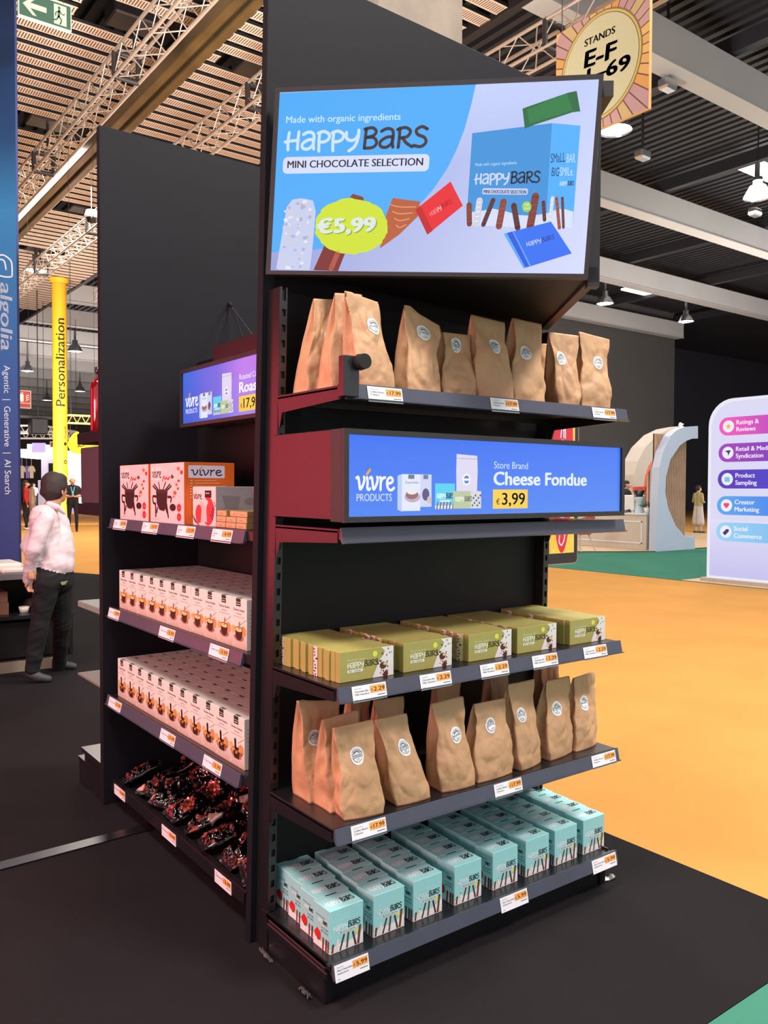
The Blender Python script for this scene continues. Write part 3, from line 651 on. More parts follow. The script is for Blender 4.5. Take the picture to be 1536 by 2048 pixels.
# upper left shelf products
def set_front(g, w, h):
    g.rect(w*.04, h*.72, w*.36, h*.93, (250, 226, 228), 2); g.vivre(w*.06, h*.76, w*.28, h*.15, (40, 28, 34))
    g.stroke([(w*.38, h*.70), (w*.42, h*.78), (w*.46, h*.73), (w*.5, h*.76), (w*.54, h*.73), (w*.6, h*.77)], w*.02, RED, 2)
    B = (34, 26, 30)
    g.poly([(w*.18, h*.53), (w*.20, h*.33), (w*.28, h*.22), (w*.42, h*.20), (w*.5, h*.28), (w*.53, h*.53)], B, 3); g.ell(w*.355, h*.53, w*.175, h*.035, (54, 42, 44), 4)
    for a, b in (((.16, .32), (.17, .11)), ((.5, .32), (.55, .11)), ((.22, .25), (.2, .18)), ((.48, .25), (.52, .18))): g.stroke([(w*a[0], h*a[1]), (w*b[0], h*b[1])], w*.035, B, 3, False)
    g.stroke([(w*.18, h*.44), (w*.08, h*.44), (w*.09, h*.34), (w*.16, h*.32)], w*.03, B, 3); g.stroke([(w*.54, h*.44), (w*.64, h*.43), (w*.62, h*.36)], w*.03, B, 3)
    g.ell(w*.68, h*.27, w*.09, h*.06, B, 3)
    for a, b in (((.22, .54), (.08, .62)), ((.26, .55), (.12, .65)), ((.3, .56), (.26, .68)), ((.4, .56), (.47, .68)), ((.46, .55), (.6, .65)), ((.5, .54), (.64, .62))): g.stroke([(w*a[0], h*a[1]), (w*b[0], h*b[1])], w*.022, B, 3, False)
    R = random.Random(5)
    for k, c in enumerate([(206, 120, 84), RED, (60, 84, 44), (196, 60, 44), (226, 110, 60), (70, 120, 50), (206, 90, 60), (230, 120, 80)]):
        g.ell(w*R.uniform(.66, .95), h*(.9-.065*k), w*R.uniform(.03, .05), h*R.uniform(.02, .04), c, 2, 7, .3, k)
    g.ell(w*.86, h*.27, w*.06, h*.065, RED, 3); g.ell(w*.86, h*.12, w*.06, h*.065, RED, 3)
    g.text('5,8L', w*.86, h*.255, h*.035, (255, 230, 230), 4, .01, 'c'); g.text('6x', w*.86, h*.105, h*.04, (255, 230, 230), 4, .01, 'c')
    g.rect(w*.03, h*.055, w*.28, h*.063, (200, 150, 150), 2)
def set_right(g, w, h):
    g.rrect(w*.08, h*.75, w*.80, h*.95, h*.02, (226, 222, 238), 2); g.vivre(w*.14, h*.79, w*.6, h*.13, (30, 30, 50))
    for k in range(7):
        g.ell(w*.14, h*(.71-.045*k), w*.025, h*.008, (250, 200, 160), 2, 8); g.rect(w*.2, h*(.706-.045*k), w*(.62+.05*((k*7) % 5)), h*(.714-.045*k), (250, 190, 140), 2)
PINK = (244, 206, 208)
mb = carton(.345, .215, .245, {'front': set_front, 'right': set_right}, (222, 108, 34), 'x')
g = G(); g.rect(.0005, .0005, .3445, .2445, PINK, 0); g2 = MB()
def set_front_bg(gg, w, h): gg.rect(.0008, .0008, w-.0008, h-.0008, PINK, 1); set_front(gg, w, h)
mb = carton(.350, .215, .245, {'front': set_front_bg, 'right': set_right}, (222, 108, 34), 'x')
x1 = LXo+X0(LZ[0])
a = mb.build('fondue_set_box', M_PRINT, loc=(x1+.018, 1.826, LZ[0]+.0003)); a.rotation_euler.z = RZL
setp(a, label='pink fondue set box at the far end of the upper left shelf', cat='box', group='fondue set boxes')
b = a.copy(); COL.objects.link(b); b.location = (x1+.018, 1.452, LZ[0]+.0003)
setp(b, label='pink fondue set box with its orange side showing', cat='box', group='fondue set boxes')
def small_front(gg, w, h):
    gg.rect(.0008, .0008, w-.0008, h-.0008, (246, 214, 214), 1)
    gg.ell(w*.28, h*.3, w*.16, h*.24, (204, 60, 70), 2); gg.ell(w*.68, h*.38, w*.26, h*.36, (204, 60, 70), 2)
    gg.poly([(w*.36, h*.10), (w*.64, h*.10), (w*.60, h*.4), (w*.66, h*.62), (w*.32, h*.62), (w*.40, h*.4)], (240, 190, 188), 3); gg.ell(w*.56, h*.6, w*.12, h*.08, (244, 210, 200), 4)
    gg.vivre(w*.04, h*.68, w*.36, h*.17, (44, 30, 34)); gg.rect(w*.54, h*.72, w*.82, h*.90, (30, 24, 28), 3); gg.rect(w*.57, h*.82, w*.74, h*.84, (230, 220, 220), 4)
    for k in range(5): gg.stroke([(w*(.02+.05*k), h*(.25-.05*k)), (w*(.08+.05*k), h*(.10-.02*k))], w*.02, (60, 30, 40), 4, False); gg.stroke([(w*(.78+.04*k), h*(.3+.08*k)), (w*(.86+.03*k), h*(.18+.08*k))], w*.02, (60, 30, 40), 4, False)
def small_right(gg, w, h):
    gg.rect(.0008, .0008, w-.0008, h-.0008, (176, 172, 180), 1)
    gg.poly([(w*.2, h*.45), (w*.45, h*.42), (w*.5, h*.75), (w*.12, h*.78)], (150, 146, 152), 2); gg.ell(w*.72, h*.62, w*.14, h*.1, (150, 146, 152), 2)
mb = carton(.205, .20, .150, {'front': small_front, 'right': small_right}, (196, 190, 196), 'x')
o = mb.build('accessory_box', M_PRINT, loc=(x1+.052, 1.097, LZ[0]+.0003)); o.rotation_euler.z = RZL
setp(o, label='small pink and red box with a grey side beside the fondue sets', cat='box')
def brown_end(gg, w, h): gg.rect(w*.04, h*.08, w*.96, h*.92, (226, 166, 128), 1); gg.rect(w*.3, h*.3, w*.66, h*.5, (196, 130, 96), 2)
mb = carton(.079, .165, .0208, {'front': brown_end}, (150, 128, 78), 'x'); pr = None
for j in range(3):
    for i in range(3):
        if pr is None: pr = mb.build('small_chocolate_box', M_PRINT); o = pr
        else: o = pr.copy(); COL.objects.link(o)
        o.location = (x1+.048+(.012 if (i == 1 and j == 2) else 0)+.002*j, .882-i*.081, LZ[0]+.0004+j*.0211); o.rotation_euler.z = RZL
        setp(o, label='flat brown box stacked on the upper left shelf, %s column, %s layer' % (('far', 'middle', 'near')[i], ('bottom', 'middle', 'top')[j]), cat='chocolate box', group='flat brown chocolate boxes')

# ------------------------------------------------------------------ kraft coffee bags
def sticker_g():
    g = G(); D = (44, 44, 60)
    g.ell(0, 0, 1, 1, (240, 240, 244), 0, 28)
    for r in (.70,):
        g.stroke([(r*math.cos(math.radians(a)), r*math.sin(math.radians(a))) for a in range(28, 153, 12)], .05, D, 1, False, cap=False)
        g.stroke([(r*math.cos(math.radians(a)), r*math.sin(math.radians(a))) for a in range(208, 333, 12)], .05, D, 1, False, cap=False)
    for a in range(35, 150, 18): c, s = math.cos(math.radians(a)), math.sin(math.radians(a)); g.stroke([(.42*c, .42*s), (.58*c, .58*s)], .09, D, 1, False, cap=False)
    g.stroke([(-.28, .24), (-.2, .36), (0, .42), (.2, .36), (.28, .24)], .04, D, 1)
    for y in (.21, -.21): g.stroke([(-.78, y), (.78, y)], .045, D, 1, False, cap=False)
    g.stroke([(-.78, .21), (-.78, -.21)], .045, D, 1, False); g.stroke([(.78, .21), (.78, -.21)], .045, D, 1, False)
    g.poly([(-.78, -.21), (-.55, -.21), (-.66, -.36)], D, 1); g.poly([(.78, .21), (.55, .21), (.66, .36)], D, 1)
    g.text('ROASTED', 0, -.12, .34, D, 1, .012, 'c', width=1.3)
    g.text('COFFEE', 0, -.46, .16, D, 1, .0, 'c', width=.5); g.stroke([(-.2, -.54), (.2, -.54)], .03, D, 1, False)
    return g
SG = sticker_g()
def bag(BL, BR, TL, TR, depth, seed, label, group, stick=None, bulge=.02, side=-1, wob=1.0):
    """front corners in world space; back face offset by depth along the horizontal away direction"""
    BL, BR, TL, TR = map(Vector, (BL, BR, TL, TR)); R = random.Random(seed)
    wv = (BR-BL); nb = Vector((-wv.y, wv.x, 0)).normalized()
    if nb.y < 0: nb = -nb
    H = TL.z-BL.z; off = Vector((seed*3.17, seed*1.7, seed*.9)); wd = wv.length
    tw = R.uniform(-.5, .5)
    def front(u, v):
        p = BL.lerp(BR, u).lerp(TL.lerp(TR, u), v)
        bul = bulge*(math.sin(PI*min(max(u, 0), 1))**.7)*math.sin(PI*min(v*1.25+.12, 1))*(1-.55*v)
        q = Vector((u*2.4, v*3.2, 0))+off
        vd1 = noise.voronoi(q*1.15)[0]; vd2 = noise.voronoi(q*2.6+Vector((4, 1, 2)))[0]
        nz = noise.noise(q)*.009+(vd1[0]-vd1[1])*-.011+(vd2[0]-vd2[1])*-.003
        fade = min(1, v*9)*min(1, (1-v)*4+.15)
        side_sq = (.007*math.sin(v*PI*2.2+tw*3)+.006*noise.noise(Vector((u*9, v*5, 1))+off))*(u-.5)*2*wob
        return p-nb*(bul+(nz-.003)*fade*wob)+wv.normalized()*side_sq*fade
    def back(u, v):
        d = depth*(1-v**1.6)+.004
        p = BL.lerp(BR, u).lerp(TL.lerp(TR, u), v)+nb*d
        return p+nb*(noise.noise(Vector((u*3, v*4, 5))+off)*.006)*min(1, v*5)*min(1, (1-v)*3)
    NU, NV = 30, 48; mb = MB(); V = []; 
    ring = [(k/NU, 'f') for k in range(NU+1)]+[(s/6, 'r') for s in range(1, 6)]+[(1-k/NU, 'b') for k in range(NU+1)]+[(1-s/6, 'l') for s in range(1, 6)]
    for j in range(NV+1):
        v = j/NV
        for t, kd in ring:
            if kd == 'f': p = front(t, v)
            elif kd == 'b': p = back(t, v)
            else:
                u = 1 if kd == 'r' else 0; p = front(u, v).lerp(back(u, v), t); sgn = -1 if u else 1
                gus = math.sin(PI*t)*(.022*v**.7+.002)*min(1, 1)
                gus += (noise.noise(Vector((t*3, v*6, u*7))+off)*.010-noise.voronoi(Vector((t*2, v*5, u*7))+off)[0][0]*.012+.004)*math.sin(PI*t)*min(1, v*6)
                p = p+wv.normalized()*sgn*gus
            if j == 0: p.z = BL.z
            V.append(p)
    n = len(ring); c = V[0]*0
    for p in V[:n]: c += p/n
    fs = [(j*n+k, j*n+(k+1) % n, (j+1)*n+(k+1) % n, (j+1)*n+k) for j in range(NV) for k in range(n)]
    mb.add(V, fs, sm=True)
    mb.add(V[:n], [list(range(n))[::-1]])
    mb.add(V[-n:], [list(range(n))])
    base = BL.lerp(BR, .5)+nb*depth*.5
    mb.v = [v-base for v in mb.v]
    bm_merge = mb
    o = bm_merge.build('coffee_bag', M_KRAFT, loc=base)
    bmm = bmesh.new(); bmm.from_mesh(o.data); bmesh.ops.remove_doubles(bmm, verts=bmm.verts, dist=1e-5); bmesh.ops.recalc_face_normals(bmm, faces=bmm.faces); bmm.to_mesh(o.data); bmm.free()
    setp(o, label=label, cat='coffee bag', group=group)
    # folded top strip
    mb = MB(); Vt = []
    for j in range(3):
        v = 1-.05*j
        for k in range(NU+1): Vt.append(front(k/NU, min(v, 1))-nb*.0012+Vector((0, 0, .0008))-base)
    if stick:
        best = None
        for a in range(5, 96, 3):
            for b_ in range(30, 97, 3):
                q = proj(front(a/100, b_/100)); e = (q[0]-stick[0])**2+(q[1]-stick[1])**2
                if best is None or e < best[0]: best = (e, a/100, b_/100)
        _, su, sv = best; r = .0255; wtop = TL.lerp(BL, 1-sv).lerp(TR.lerp(BR, 1-sv), 0).copy()
        W2 = (TR.lerp(BR, 1-sv)-TL.lerp(BL, 1-sv)).length; mbs = MB(); rr = R.uniform(-.25, .25)
        def mp(x, y, lv):
            X = x*math.cos(rr)-y*math.sin(rr); Y = x*math.sin(rr)+y*math.cos(rr); u = su+X*r/W2; v = sv+Y*r/H
            p = front(u, v); e = .01; t1 = front(u+e, v)-front(u-e, v); t2 = front(u, v+e)-front(u, v-e); nn = t1.cross(t2).normalized()
            if nn.dot(nb) > 0: nn = -nn
            return p+nn*(.0012+lv*.0006)-base
        # fine disc under the print
        rings = [[(q/6*math.cos(2*PI*k/28), q/6*math.sin(2*PI*k/28)) for k in range(28)] for q in range(1, 7)]
        vs = [mp(0, 0, 0)]+[mp(x, y, 0) for rg in rings for x, y in rg]
        fs = [(0, 1+k, 1+(k+1) % 28) for k in range(28)]+[(1+q*28+k, 1+(q+1)*28+k, 1+(q+1)*28+(k+1) % 28, 1+q*28+(k+1) % 28) for q in range(5) for k in range(28)]
        mbs.add(vs, fs, (240, 240, 244), 0, True)
        g2 = G(); g2.it = [i for i in SG.it if i[3] > 0]; g2.emit(mbs, mp)
        mbs.build('sticker', M_LABEL, o)
    return o
def px_bag(bl, br, tl, tr, z, ymode, topdy, depth, seed, label, group, stick=None, **k):
    """pixels give the real position: base on the shelf plane, top on a vertical plane a little behind"""
    if ymode is None: BL = at(*bl, 'z', z); BR = at(*br, 'z', z)
    else:
        BL = at(*bl, 'y', ymode[0]); BR = at(*br, 'y', ymode[1]); BL.z = BR.z = z
    TL = at(*tl, 'y', BL.y+topdy); TR = at(*tr, 'y', BR.y+topdy)
    return bag(BL, BR, TL, TR, depth, seed, label, group, stick, **k)
q6 = lambda x, y: (520+x/2.021, 540+y/2.021)
q3 = lambda x, y: (520+x/2.0757, 1320+y/2.0757)
GU = 'kraft coffee bags on the top shelf'; GL = 'kraft coffee bags on the lower shelf'; zu = 1.7749
U = [ # bl, br, tl, tr, ymode, topdy, depth, sticker, label
 ((185, 470), (300, 478), (218, 115), (318, 122), (.26, .26), .03, .075, (284, 277), 'kraft coffee bag farthest left on the top shelf, half hidden by the next'),
 ((285, 470), (420, 475), (305, 92), (415, 100), (.15, .15), .03, .075, None, 'kraft coffee bag on the top shelf squeezed behind the big leaning left one'),
 ((408, 470), (545, 478), (345, 84), (476, 130), (.05, .05), .045, .078, (462, 229), 'large kraft coffee bag leaning left just above the clamp knob'),
 ((600, 478), (728, 490), (585, 142), (725, 225), (.06, .05), .05, .085, (662, 259), 'kraft coffee bag on the top shelf with its top folded over to the left'),
 ((742, 490), (880, 503), (738, 250), (852, 264), (.07, .06), .05, .075, (791, 303), 'short kraft coffee bag fourth from the left on the top shelf'),
 ((888, 502), (1028, 518), (855, 180), (990, 213), (.05, .04), .05, .08, (946, 313), 'tall kraft coffee bag above the middle tag of the top shelf'),
 ((1030, 525), (1152, 535), (1022, 193), (1138, 219), (.05, .05), .05, .08, (1075, 338), 'kraft coffee bag with a creased sticker right of centre on the top shelf'),
 ((1210, 540), (1290, 548), (1168, 250), (1288, 266), (.06, .04), .05, .085, (1214, 360), 'twisted kraft coffee bag next to last on the top shelf'),
 ((1303, 550), (1415, 560), (1292, 249), (1412, 281), (.04, .04), .05, .085, (1367, 371), 'kraft coffee bag at the right end of the top shelf'),
 ((1120, 520), (1200, 524), (1108, 295), (1180, 300), (.24, .24), .02, .07, None, 'small kraft coffee bag at the back of the top shelf between two others'),
]
for i, (bl, br, tl, tr, ym, td, dp, st, lab) in enumerate(U):
    px_bag(q6(*bl), q6(*br), q6(*tl), q6(*tr), zu, ym, td, dp, 3+i, lab, GU, q6(*st) if st else None)
zl = .5146
Lb = [
 ((205, 597), (335, 565), (155, 170), (332, 166), None, .02, .10, (228, 325), 'kraft coffee bag at the back left corner of the lower bag shelf'),
 ((292, 638), (440, 600), (258, 250), (412, 208), None, .02, .095, None, 'kraft coffee bag second from the front in the leftmost lower row'),
 ((350, 668), (513, 636), (303, 283), (470, 248), None, .03, .075, (400, 391), 'front left kraft coffee bag on the lower shelf with an upright sticker'),
 ((568, 608), (708, 572), (478, 249), (608, 222), None, .04, .085, (596, 357), 'kraft coffee bag leaning left beside the front left one'),
 ((755, 552), (893, 520), (712, 182), (843, 151), None, .04, .08, (815, 314), 'kraft coffee bag third along the front of the lower shelf'),
 ((905, 513), (1048, 468), (889, 184), (1025, 156), None, .04, .08, (957, 274), 'shorter kraft coffee bag in the middle of the lower shelf'),
 ((1085, 462), (1166, 424), (1030, 102), (1139, 79), None, .04, .085, (1088, 229), 'tall kraft coffee bag right of the middle on the lower shelf'),
 ((1205, 420), (1297, 380), (1190, 88), (1284, 66), None, .04, .085, (1229, 203), 'kraft coffee bag next to last on the lower shelf'),
 ((1312, 383), (1398, 350), (1302, 76), (1391, 46), None, .04, .07, (1348, 182), 'kraft coffee bag at the right end of the lower shelf'),
]
for i, (bl, br, tl, tr, ym, td, dp, st, lab) in enumerate(Lb):
    px_bag(q3(*bl), q3(*br), q3(*tl), q3(*tr), zl, ym, td, dp, 31+i, lab, GL, q3(*st) if st else None)
for i, (x0, x1, y, zt, lab) in enumerate(((.245, .335, .24, .835, 'kraft coffee bag behind the front left group, only its folded top showing'), (.30, .42, .17, .80, 'kraft coffee bag standing behind the leaning one on the lower shelf'),
        (.60, .71, .22, .85, 'kraft coffee bag in the back row behind the third front bag'), (.85, .96, .22, .855, 'kraft coffee bag in the back row behind the shorter middle bag'), (1.12, 1.235, .22, .88, 'kraft coffee bag in the back row near the right end of the lower shelf'))):
    bag((x0, y, zl), (x1, y, zl), (x0-.002, y+.03, zt), (x1-.002, y+.03, zt-.004), .07, 60+i, lab, GL)

# ------------------------------------------------------------------ shiny foil packs in the left bay
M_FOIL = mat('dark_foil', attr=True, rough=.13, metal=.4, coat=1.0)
def foil_pack(seed):
    R = random.Random(seed); mb = MB(); NU, NV = 40, 46; W, Hh, T = .15, .19, .070; off = Vector((seed*2.3, seed*5.1, 0))
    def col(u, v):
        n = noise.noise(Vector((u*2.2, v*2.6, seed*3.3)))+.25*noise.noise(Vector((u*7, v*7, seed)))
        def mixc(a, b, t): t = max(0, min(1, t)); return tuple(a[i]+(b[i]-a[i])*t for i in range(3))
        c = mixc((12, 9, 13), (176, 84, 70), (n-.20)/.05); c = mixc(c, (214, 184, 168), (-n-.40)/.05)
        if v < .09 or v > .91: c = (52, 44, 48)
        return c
    for sgn in (1, -1):
        V = []; 
        for j in range(NV+1):
            for i in range(NU+1):
                u, v = i/NU, j/NV; e = (math.sin(PI*u)**.45)*(math.sin(PI*min(1, max(0, (v-.07)/.86)))**.5) if .07 < v < .93 else 0
                q = Vector((u*4, v*5, sgn))+off
                z = sgn*(T/2*e)*(1+.35*noise.noise(q*.7))+((.5-noise.voronoi(q*1.1)[0][0])*.030-.008+noise.noise(q*3.4)*.008)*(.25+e)*sgn*min(1, 8*u*(1-u)+.0)+.010*noise.noise(Vector((u*3, v*3, 9))+off)
                V.append(((u-.5)*W*(1-.06*math.sin(PI*v)), (v-.5)*Hh, z))
        fs = []; cs = []
        for j in range(NV):
            for i in range(NU):
                f = (j*(NU+1)+i, j*(NU+1)+i+1, (j+1)*(NU+1)+i+1, (j+1)*(NU+1)+i); 
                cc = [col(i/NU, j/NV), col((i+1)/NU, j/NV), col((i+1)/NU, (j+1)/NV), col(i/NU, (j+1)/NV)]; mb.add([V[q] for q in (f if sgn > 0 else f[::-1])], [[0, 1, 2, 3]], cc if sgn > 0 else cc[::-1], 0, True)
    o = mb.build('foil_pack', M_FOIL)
    bmm = bmesh.new(); bmm.from_mesh(o.data); bmesh.ops.remove_doubles(bmm, verts=bmm.verts, dist=1e-5); bmm.to_mesh(o.data); bmm.free(); return o
packs = [(1.775, .085, 0), (1.60, .10, 1), (1.43, .095, 2), (1.26, .09, 3), (1.09, .095, 1), (.92, .085, 0), (.75, .09, 2), (.60, .095, 3),
         (1.70, .24, 2), (1.52, .25, 0), (1.34, .24, 3), (1.16, .25, 1), (.98, .24, 2), (.80, .25, 3), (.63, .24, 0)]
FP = [foil_pack(s) for s in (1, 2, 3, 4)]; used = set(); R = random.Random(8)
for i, (y, x, k) in enumerate(packs):
    if k in used: o = FP[k].copy(); COL.objects.link(o)
    else: o = FP[k]; used.add(k)
    back = x > .2
    zmin = min(v.co.z for v in o.data.vertices)
    tilt = .34 if not back else .55
    rot = Matrix.Rotation(RZL+R.uniform(-.5, .5), 3, 'Z') @ Matrix.Rotation(tilt+R.uniform(-.08, .08), 3, 'X') @ Matrix.Rotation(R.uniform(-.2, .2), 3, 'Y')
    low = min((rot @ v.co).z for v in o.data.vertices)
    o.matrix_world = Matrix.Translation((x+.03, y, ZL4-.0035-low)) @ rot.to_4x4()
    n = i if not back else i-8
    setp(o, label='crumpled shiny foil pack on the left base deck, %s row, %s from far end' % ('back' if back else 'front', ORD[n]), cat='foil pack', group='shiny foil packs on the left base deck')
#PART3
# ------------------------------------------------------------------ screens
def ptext(g, fr, txt, A, B, T, col, lv=3, bold=0.0, cap=.70, shear=0):
    a, b, t = Vector(fr.px(*A)), Vector(fr.px(*B)), Vector(fr.px(*T)); d = b-a; rot = math.atan2(d.y, d.x); n = Vector((-d.y, d.x)).normalized()
    h = abs((t-a).dot(n)); g.text(txt, a.x, a.y, h/cap, col, lv, bold, width=d.length, rot=rot, shear=shear)
def pvec(fr, A, B, T):
    a, b, t = Vector(fr.px(*A)), Vector(fr.px(*B)), Vector(fr.px(*T)); d = b-a; n = Vector((-d.y, d.x)).normalized()
    return a, d.length, math.atan2(d.y, d.x), abs((t-a).dot(n))
def phappy(g, fr, A, B, T, w, c1=(240, 245, 250), c2=(40, 34, 34), lv=4):
    a, L, r, h = pvec(fr, A, B, T); g.happy(a.x, a.y, L, h, h*w, c1, c2, lv, r)
def ppoly(g, fr, pts, col, lv=1): g.poly([fr.px(*p) for p in pts], col, lv)
def pstroke(g, fr, pts, wpx, col, lv=2, **k):
    P = [fr.px(*p) for p in pts]; s = (Vector(fr.px(pts[0][0]+10, pts[0][1]))-Vector(fr.px(*pts[0]))).length/10
    g.stroke(P, wpx*s, col, lv, **k)
def pell(g, fr, c, rx, ry, col, lv=2, n=24, wob=0, seed=0):
    x, y = fr.px(*c); a = Vector(fr.px(c[0]+rx, c[1]))-Vector((x, y)); b = Vector(fr.px(c[0], c[1]-ry))-Vector((x, y)); R = random.Random(seed)
    pts = []
    for k in range(n):
        t = 2*PI*k/n; q = 1+R.uniform(-wob, wob); pts.append((x+(a.x*math.cos(t)+b.x*math.sin(t))*q, y+(a.y*math.cos(t)+b.y*math.sin(t))*q))
    g.poly(pts, col, lv)
TLc, TRc, BLc, BRc = Vector((.0358, .3773, 2.738)), Vector((.676, -.388, 2.671)), Vector((.0223, .416, 2.163)), Vector((.6626, -.349, 2.096))
DF = Frame(BLc, TRc-TLc, TLc-BLc); DF.N = DF.U.cross(DF.V); DW, DH = (TRc-TLc).length, (TLc-BLc).length
DM = Matrix(((DF.U.x, DF.V.x, DF.N.x, DF.O.x), (DF.U.y, DF.V.y, DF.N.y, DF.O.y), (DF.U.z, DF.V.z, DF.N.z, DF.O.z), (0, 0, 0, 1)))
t = empty('promotional_display', (0.65, .1, 2.1), label='large promotional screen angled above the shelves showing the blue chocolate advert', cat='screen')
Mi = Matrix.Translation((-.65, -.1, -2.1))
def tb(mb, name, m): return mb.build(name, m, t, M=None)
Din = lambda X, Y: DF.px(X, Y)
iTL, iTR, iBL, iBR = Din(558.3, 185), Din(1200, 157), Din(541.5, 541), Din(1165.8, 547)
ix0, ix1, iy0, iy1 = (iTL[0]+iBL[0])/2, (iTR[0]+iBR[0])/2, (iBL[1]+iBR[1])/2, (iTL[1]+iTR[1])/2
mb = MB()
for a in ((0, DW, 0, iy0), (0, DW, iy1, DH), (0, ix0, iy0, iy1), (ix1, DW, iy0, iy1)): mb.box(a[0], a[1], a[2], a[3], -.03, 0, M=Mi @ DM)
mb.box(.005, DW-.005, .005, DH-.005, -.05, -.03, M=Mi @ DM)
mb.build('bezel', M_BEZEL, t)
mb = MB(); g = G(); LAV = (205, 214, 252)
g.grad(ix0, iy0, ix1, iy1, [(150, 160, 214), (214, 220, 252), (196, 208, 252), (200, 212, 254)], 0)
d = lambda x, y: (530+x/2.194, 140+y/2.194); e = lambda x, y: (900+x/4.654, 160+y/4.654)
blue = [d(*p) for p in ((60, 100), (925, 60), (905, 150), (875, 260), (840, 350), (800, 430), (740, 520), (660, 610), (560, 690), (400, 760), (200, 790), (26, 800))]
def clampp(p): x, y = DF.px(*p); return (min(max(x, ix0), ix1), min(max(y, iy0), iy1))
g.poly([clampp(p) for p in blue], (76, 172, 248), 1)
ptext(g, DF, 'Made with organic ingredients', d(92, 232), d(594, 217), d(91, 202), (206, 232, 252), 3, .01)
phappy(g, DF, d(90, 350), d(712, 336), d(88, 268), .17, (206, 228, 250), (58, 46, 52))
a, L, r, h = pvec(DF, d(76, 455), d(718, 443), d(78, 382))
def rot_rrect(g, a, L, h, r, rad, col, lv):
    q = G(); q.rrect(0, 0, L, h, rad, col, lv); c, s = math.cos(r), math.sin(r)
    for pts, fs, cc, l in q.it: g.it.append(([(a.x+x*c-y*s, a.y+x*s+y*c) for x, y in pts], fs, cc, l))
rot_rrect(g, a, L, h, r, h*.28, (214, 222, 250), 3)
ptext(g, DF, 'MINI CHOCOLATE SELECTION', d(98, 430), d(692, 417), d(98, 398), (48, 42, 58), 4, .022)
# coconut bar, chocolate bars, price splash
ppoly(g, DF, [d(*p) for p in ((62, 876), (48, 872), (95, 600), (120, 568), (160, 562), (210, 572), (222, 620), (210, 760), (196, 878))], (198, 206, 236), 4)
R = random.Random(3)
for k in range(60):
    y = R.uniform(575, 870); x = R.uniform(-.5, .5)*110+150-(y-570)*.12
    pell(g, DF, d(x, y), R.uniform(2, 5), R.uniform(2, 4), R.choice([(230, 232, 246), (176, 180, 206), (214, 206, 214)]), 5, 7, .3, k)
ppoly(g, DF, [d(*p) for p in ((212, 878), (260, 770), (370, 760), (340, 830), (320, 882))], (124, 40, 34), 5)
pstroke(g, DF, [d(290, 870), d(320, 800)], 10, (176, 84, 66), 6)
ppoly(g, DF, [d(*p) for p in ((370, 560), (385, 542), (430, 556), (436, 580))], (130, 60, 44), 4)
ppoly(g, DF, [d(*p) for p in ((504, 782), (530, 640), (560, 560), (600, 566), (680, 576), (672, 640), (590, 720))], (186, 92, 52), 4)
for k in range(4): pstroke(g, DF, [d(552+8*k, 590+30*k), d(590, 600+30*k), d(660-14*k, 600+26*k)], 2.2, (230, 150, 110), 5)
pell(g, DF, d(378, 686), 74, 56, (208, 226, 48), 6, 60, .03, 4)
ptext(g, DF, '€5,99', d(230, 716), d(482, 706), d(232, 655), (222, 232, 226), 8, .05)
ptext(g, DF, '€5,99', d(235, 720), d(487, 710), d(237, 659), (150, 170, 60), 7, .05)
# packaged bars
ppoly(g, DF, [d(*p) for p in ((660, 612), (814, 488), (868, 594), (712, 722))], (232, 36, 44), 4)
ppoly(g, DF, [d(*p) for p in ((660, 612), (684, 596), (736, 704), (712, 722))], (196, 22, 30), 5)
phappy(g, DF, d(728, 642), d(822, 580), d(724, 622), .13, (255, 230, 230), (150, 20, 26))
ppoly(g, DF, [d(*p) for p in ((1130, 168), (1152, 160), (1330, 98), (1368, 90), (1384, 180), (1350, 184), (1180, 240), (1140, 256))], (32, 104, 58), 4)
ppoly(g, DF, [d(*p) for p in ((1150, 172), (1325, 100), (1350, 176), (1160, 236))], (42, 124, 66), 5)
phappy(g, DF, d(1186, 186), d(1310, 142), d(1183, 168), .14, (244, 250, 244), (34, 108, 56))
ppoly(g, DF, [e(*p) for p in ((207, 492), (950, 398), (888, 1385), (150, 1345))], (60, 146, 218), 2)
ppoly(g, DF, [e(*p) for p in ((950, 398), (1215, 422), (1140, 1375), (888, 1385))], (80, 176, 250), 2)
ppoly(g, DF, [e(*p) for p in ((150, 1345), (158, 1225), (240, 1225), (400, 1195), (520, 1220), (640, 1255), (760, 1260), (896, 1240), (888, 1385))], (214, 222, 250), 3)
ppoly(g, DF, [e(*p) for p in ((888, 1385), (896, 1240), (1000, 1200), (1060, 1195), (1148, 1222), (1140, 1375))], (214, 226, 252), 3)
ptext(g, DF, 'Made with organic ingredients', e(234, 800), e(620, 780), e(234, 770), (180, 216, 246), 4, .008)
phappy(g, DF, e(232, 966), e(836, 950), e(232, 868), .16, (204, 214, 246), (24, 30, 46))
a, L, r, h = pvec(DF, e(298, 1062), e(722, 1066), e(298, 1004)); rot_rrect(g, a, L, h, r, h*.25, (196, 206, 244), 4)
ptext(g, DF, 'MINI CHOCOLATE SELECTION', e(312, 1052), e(708, 1056), e(312, 1020), (40, 44, 70), 5, .02)
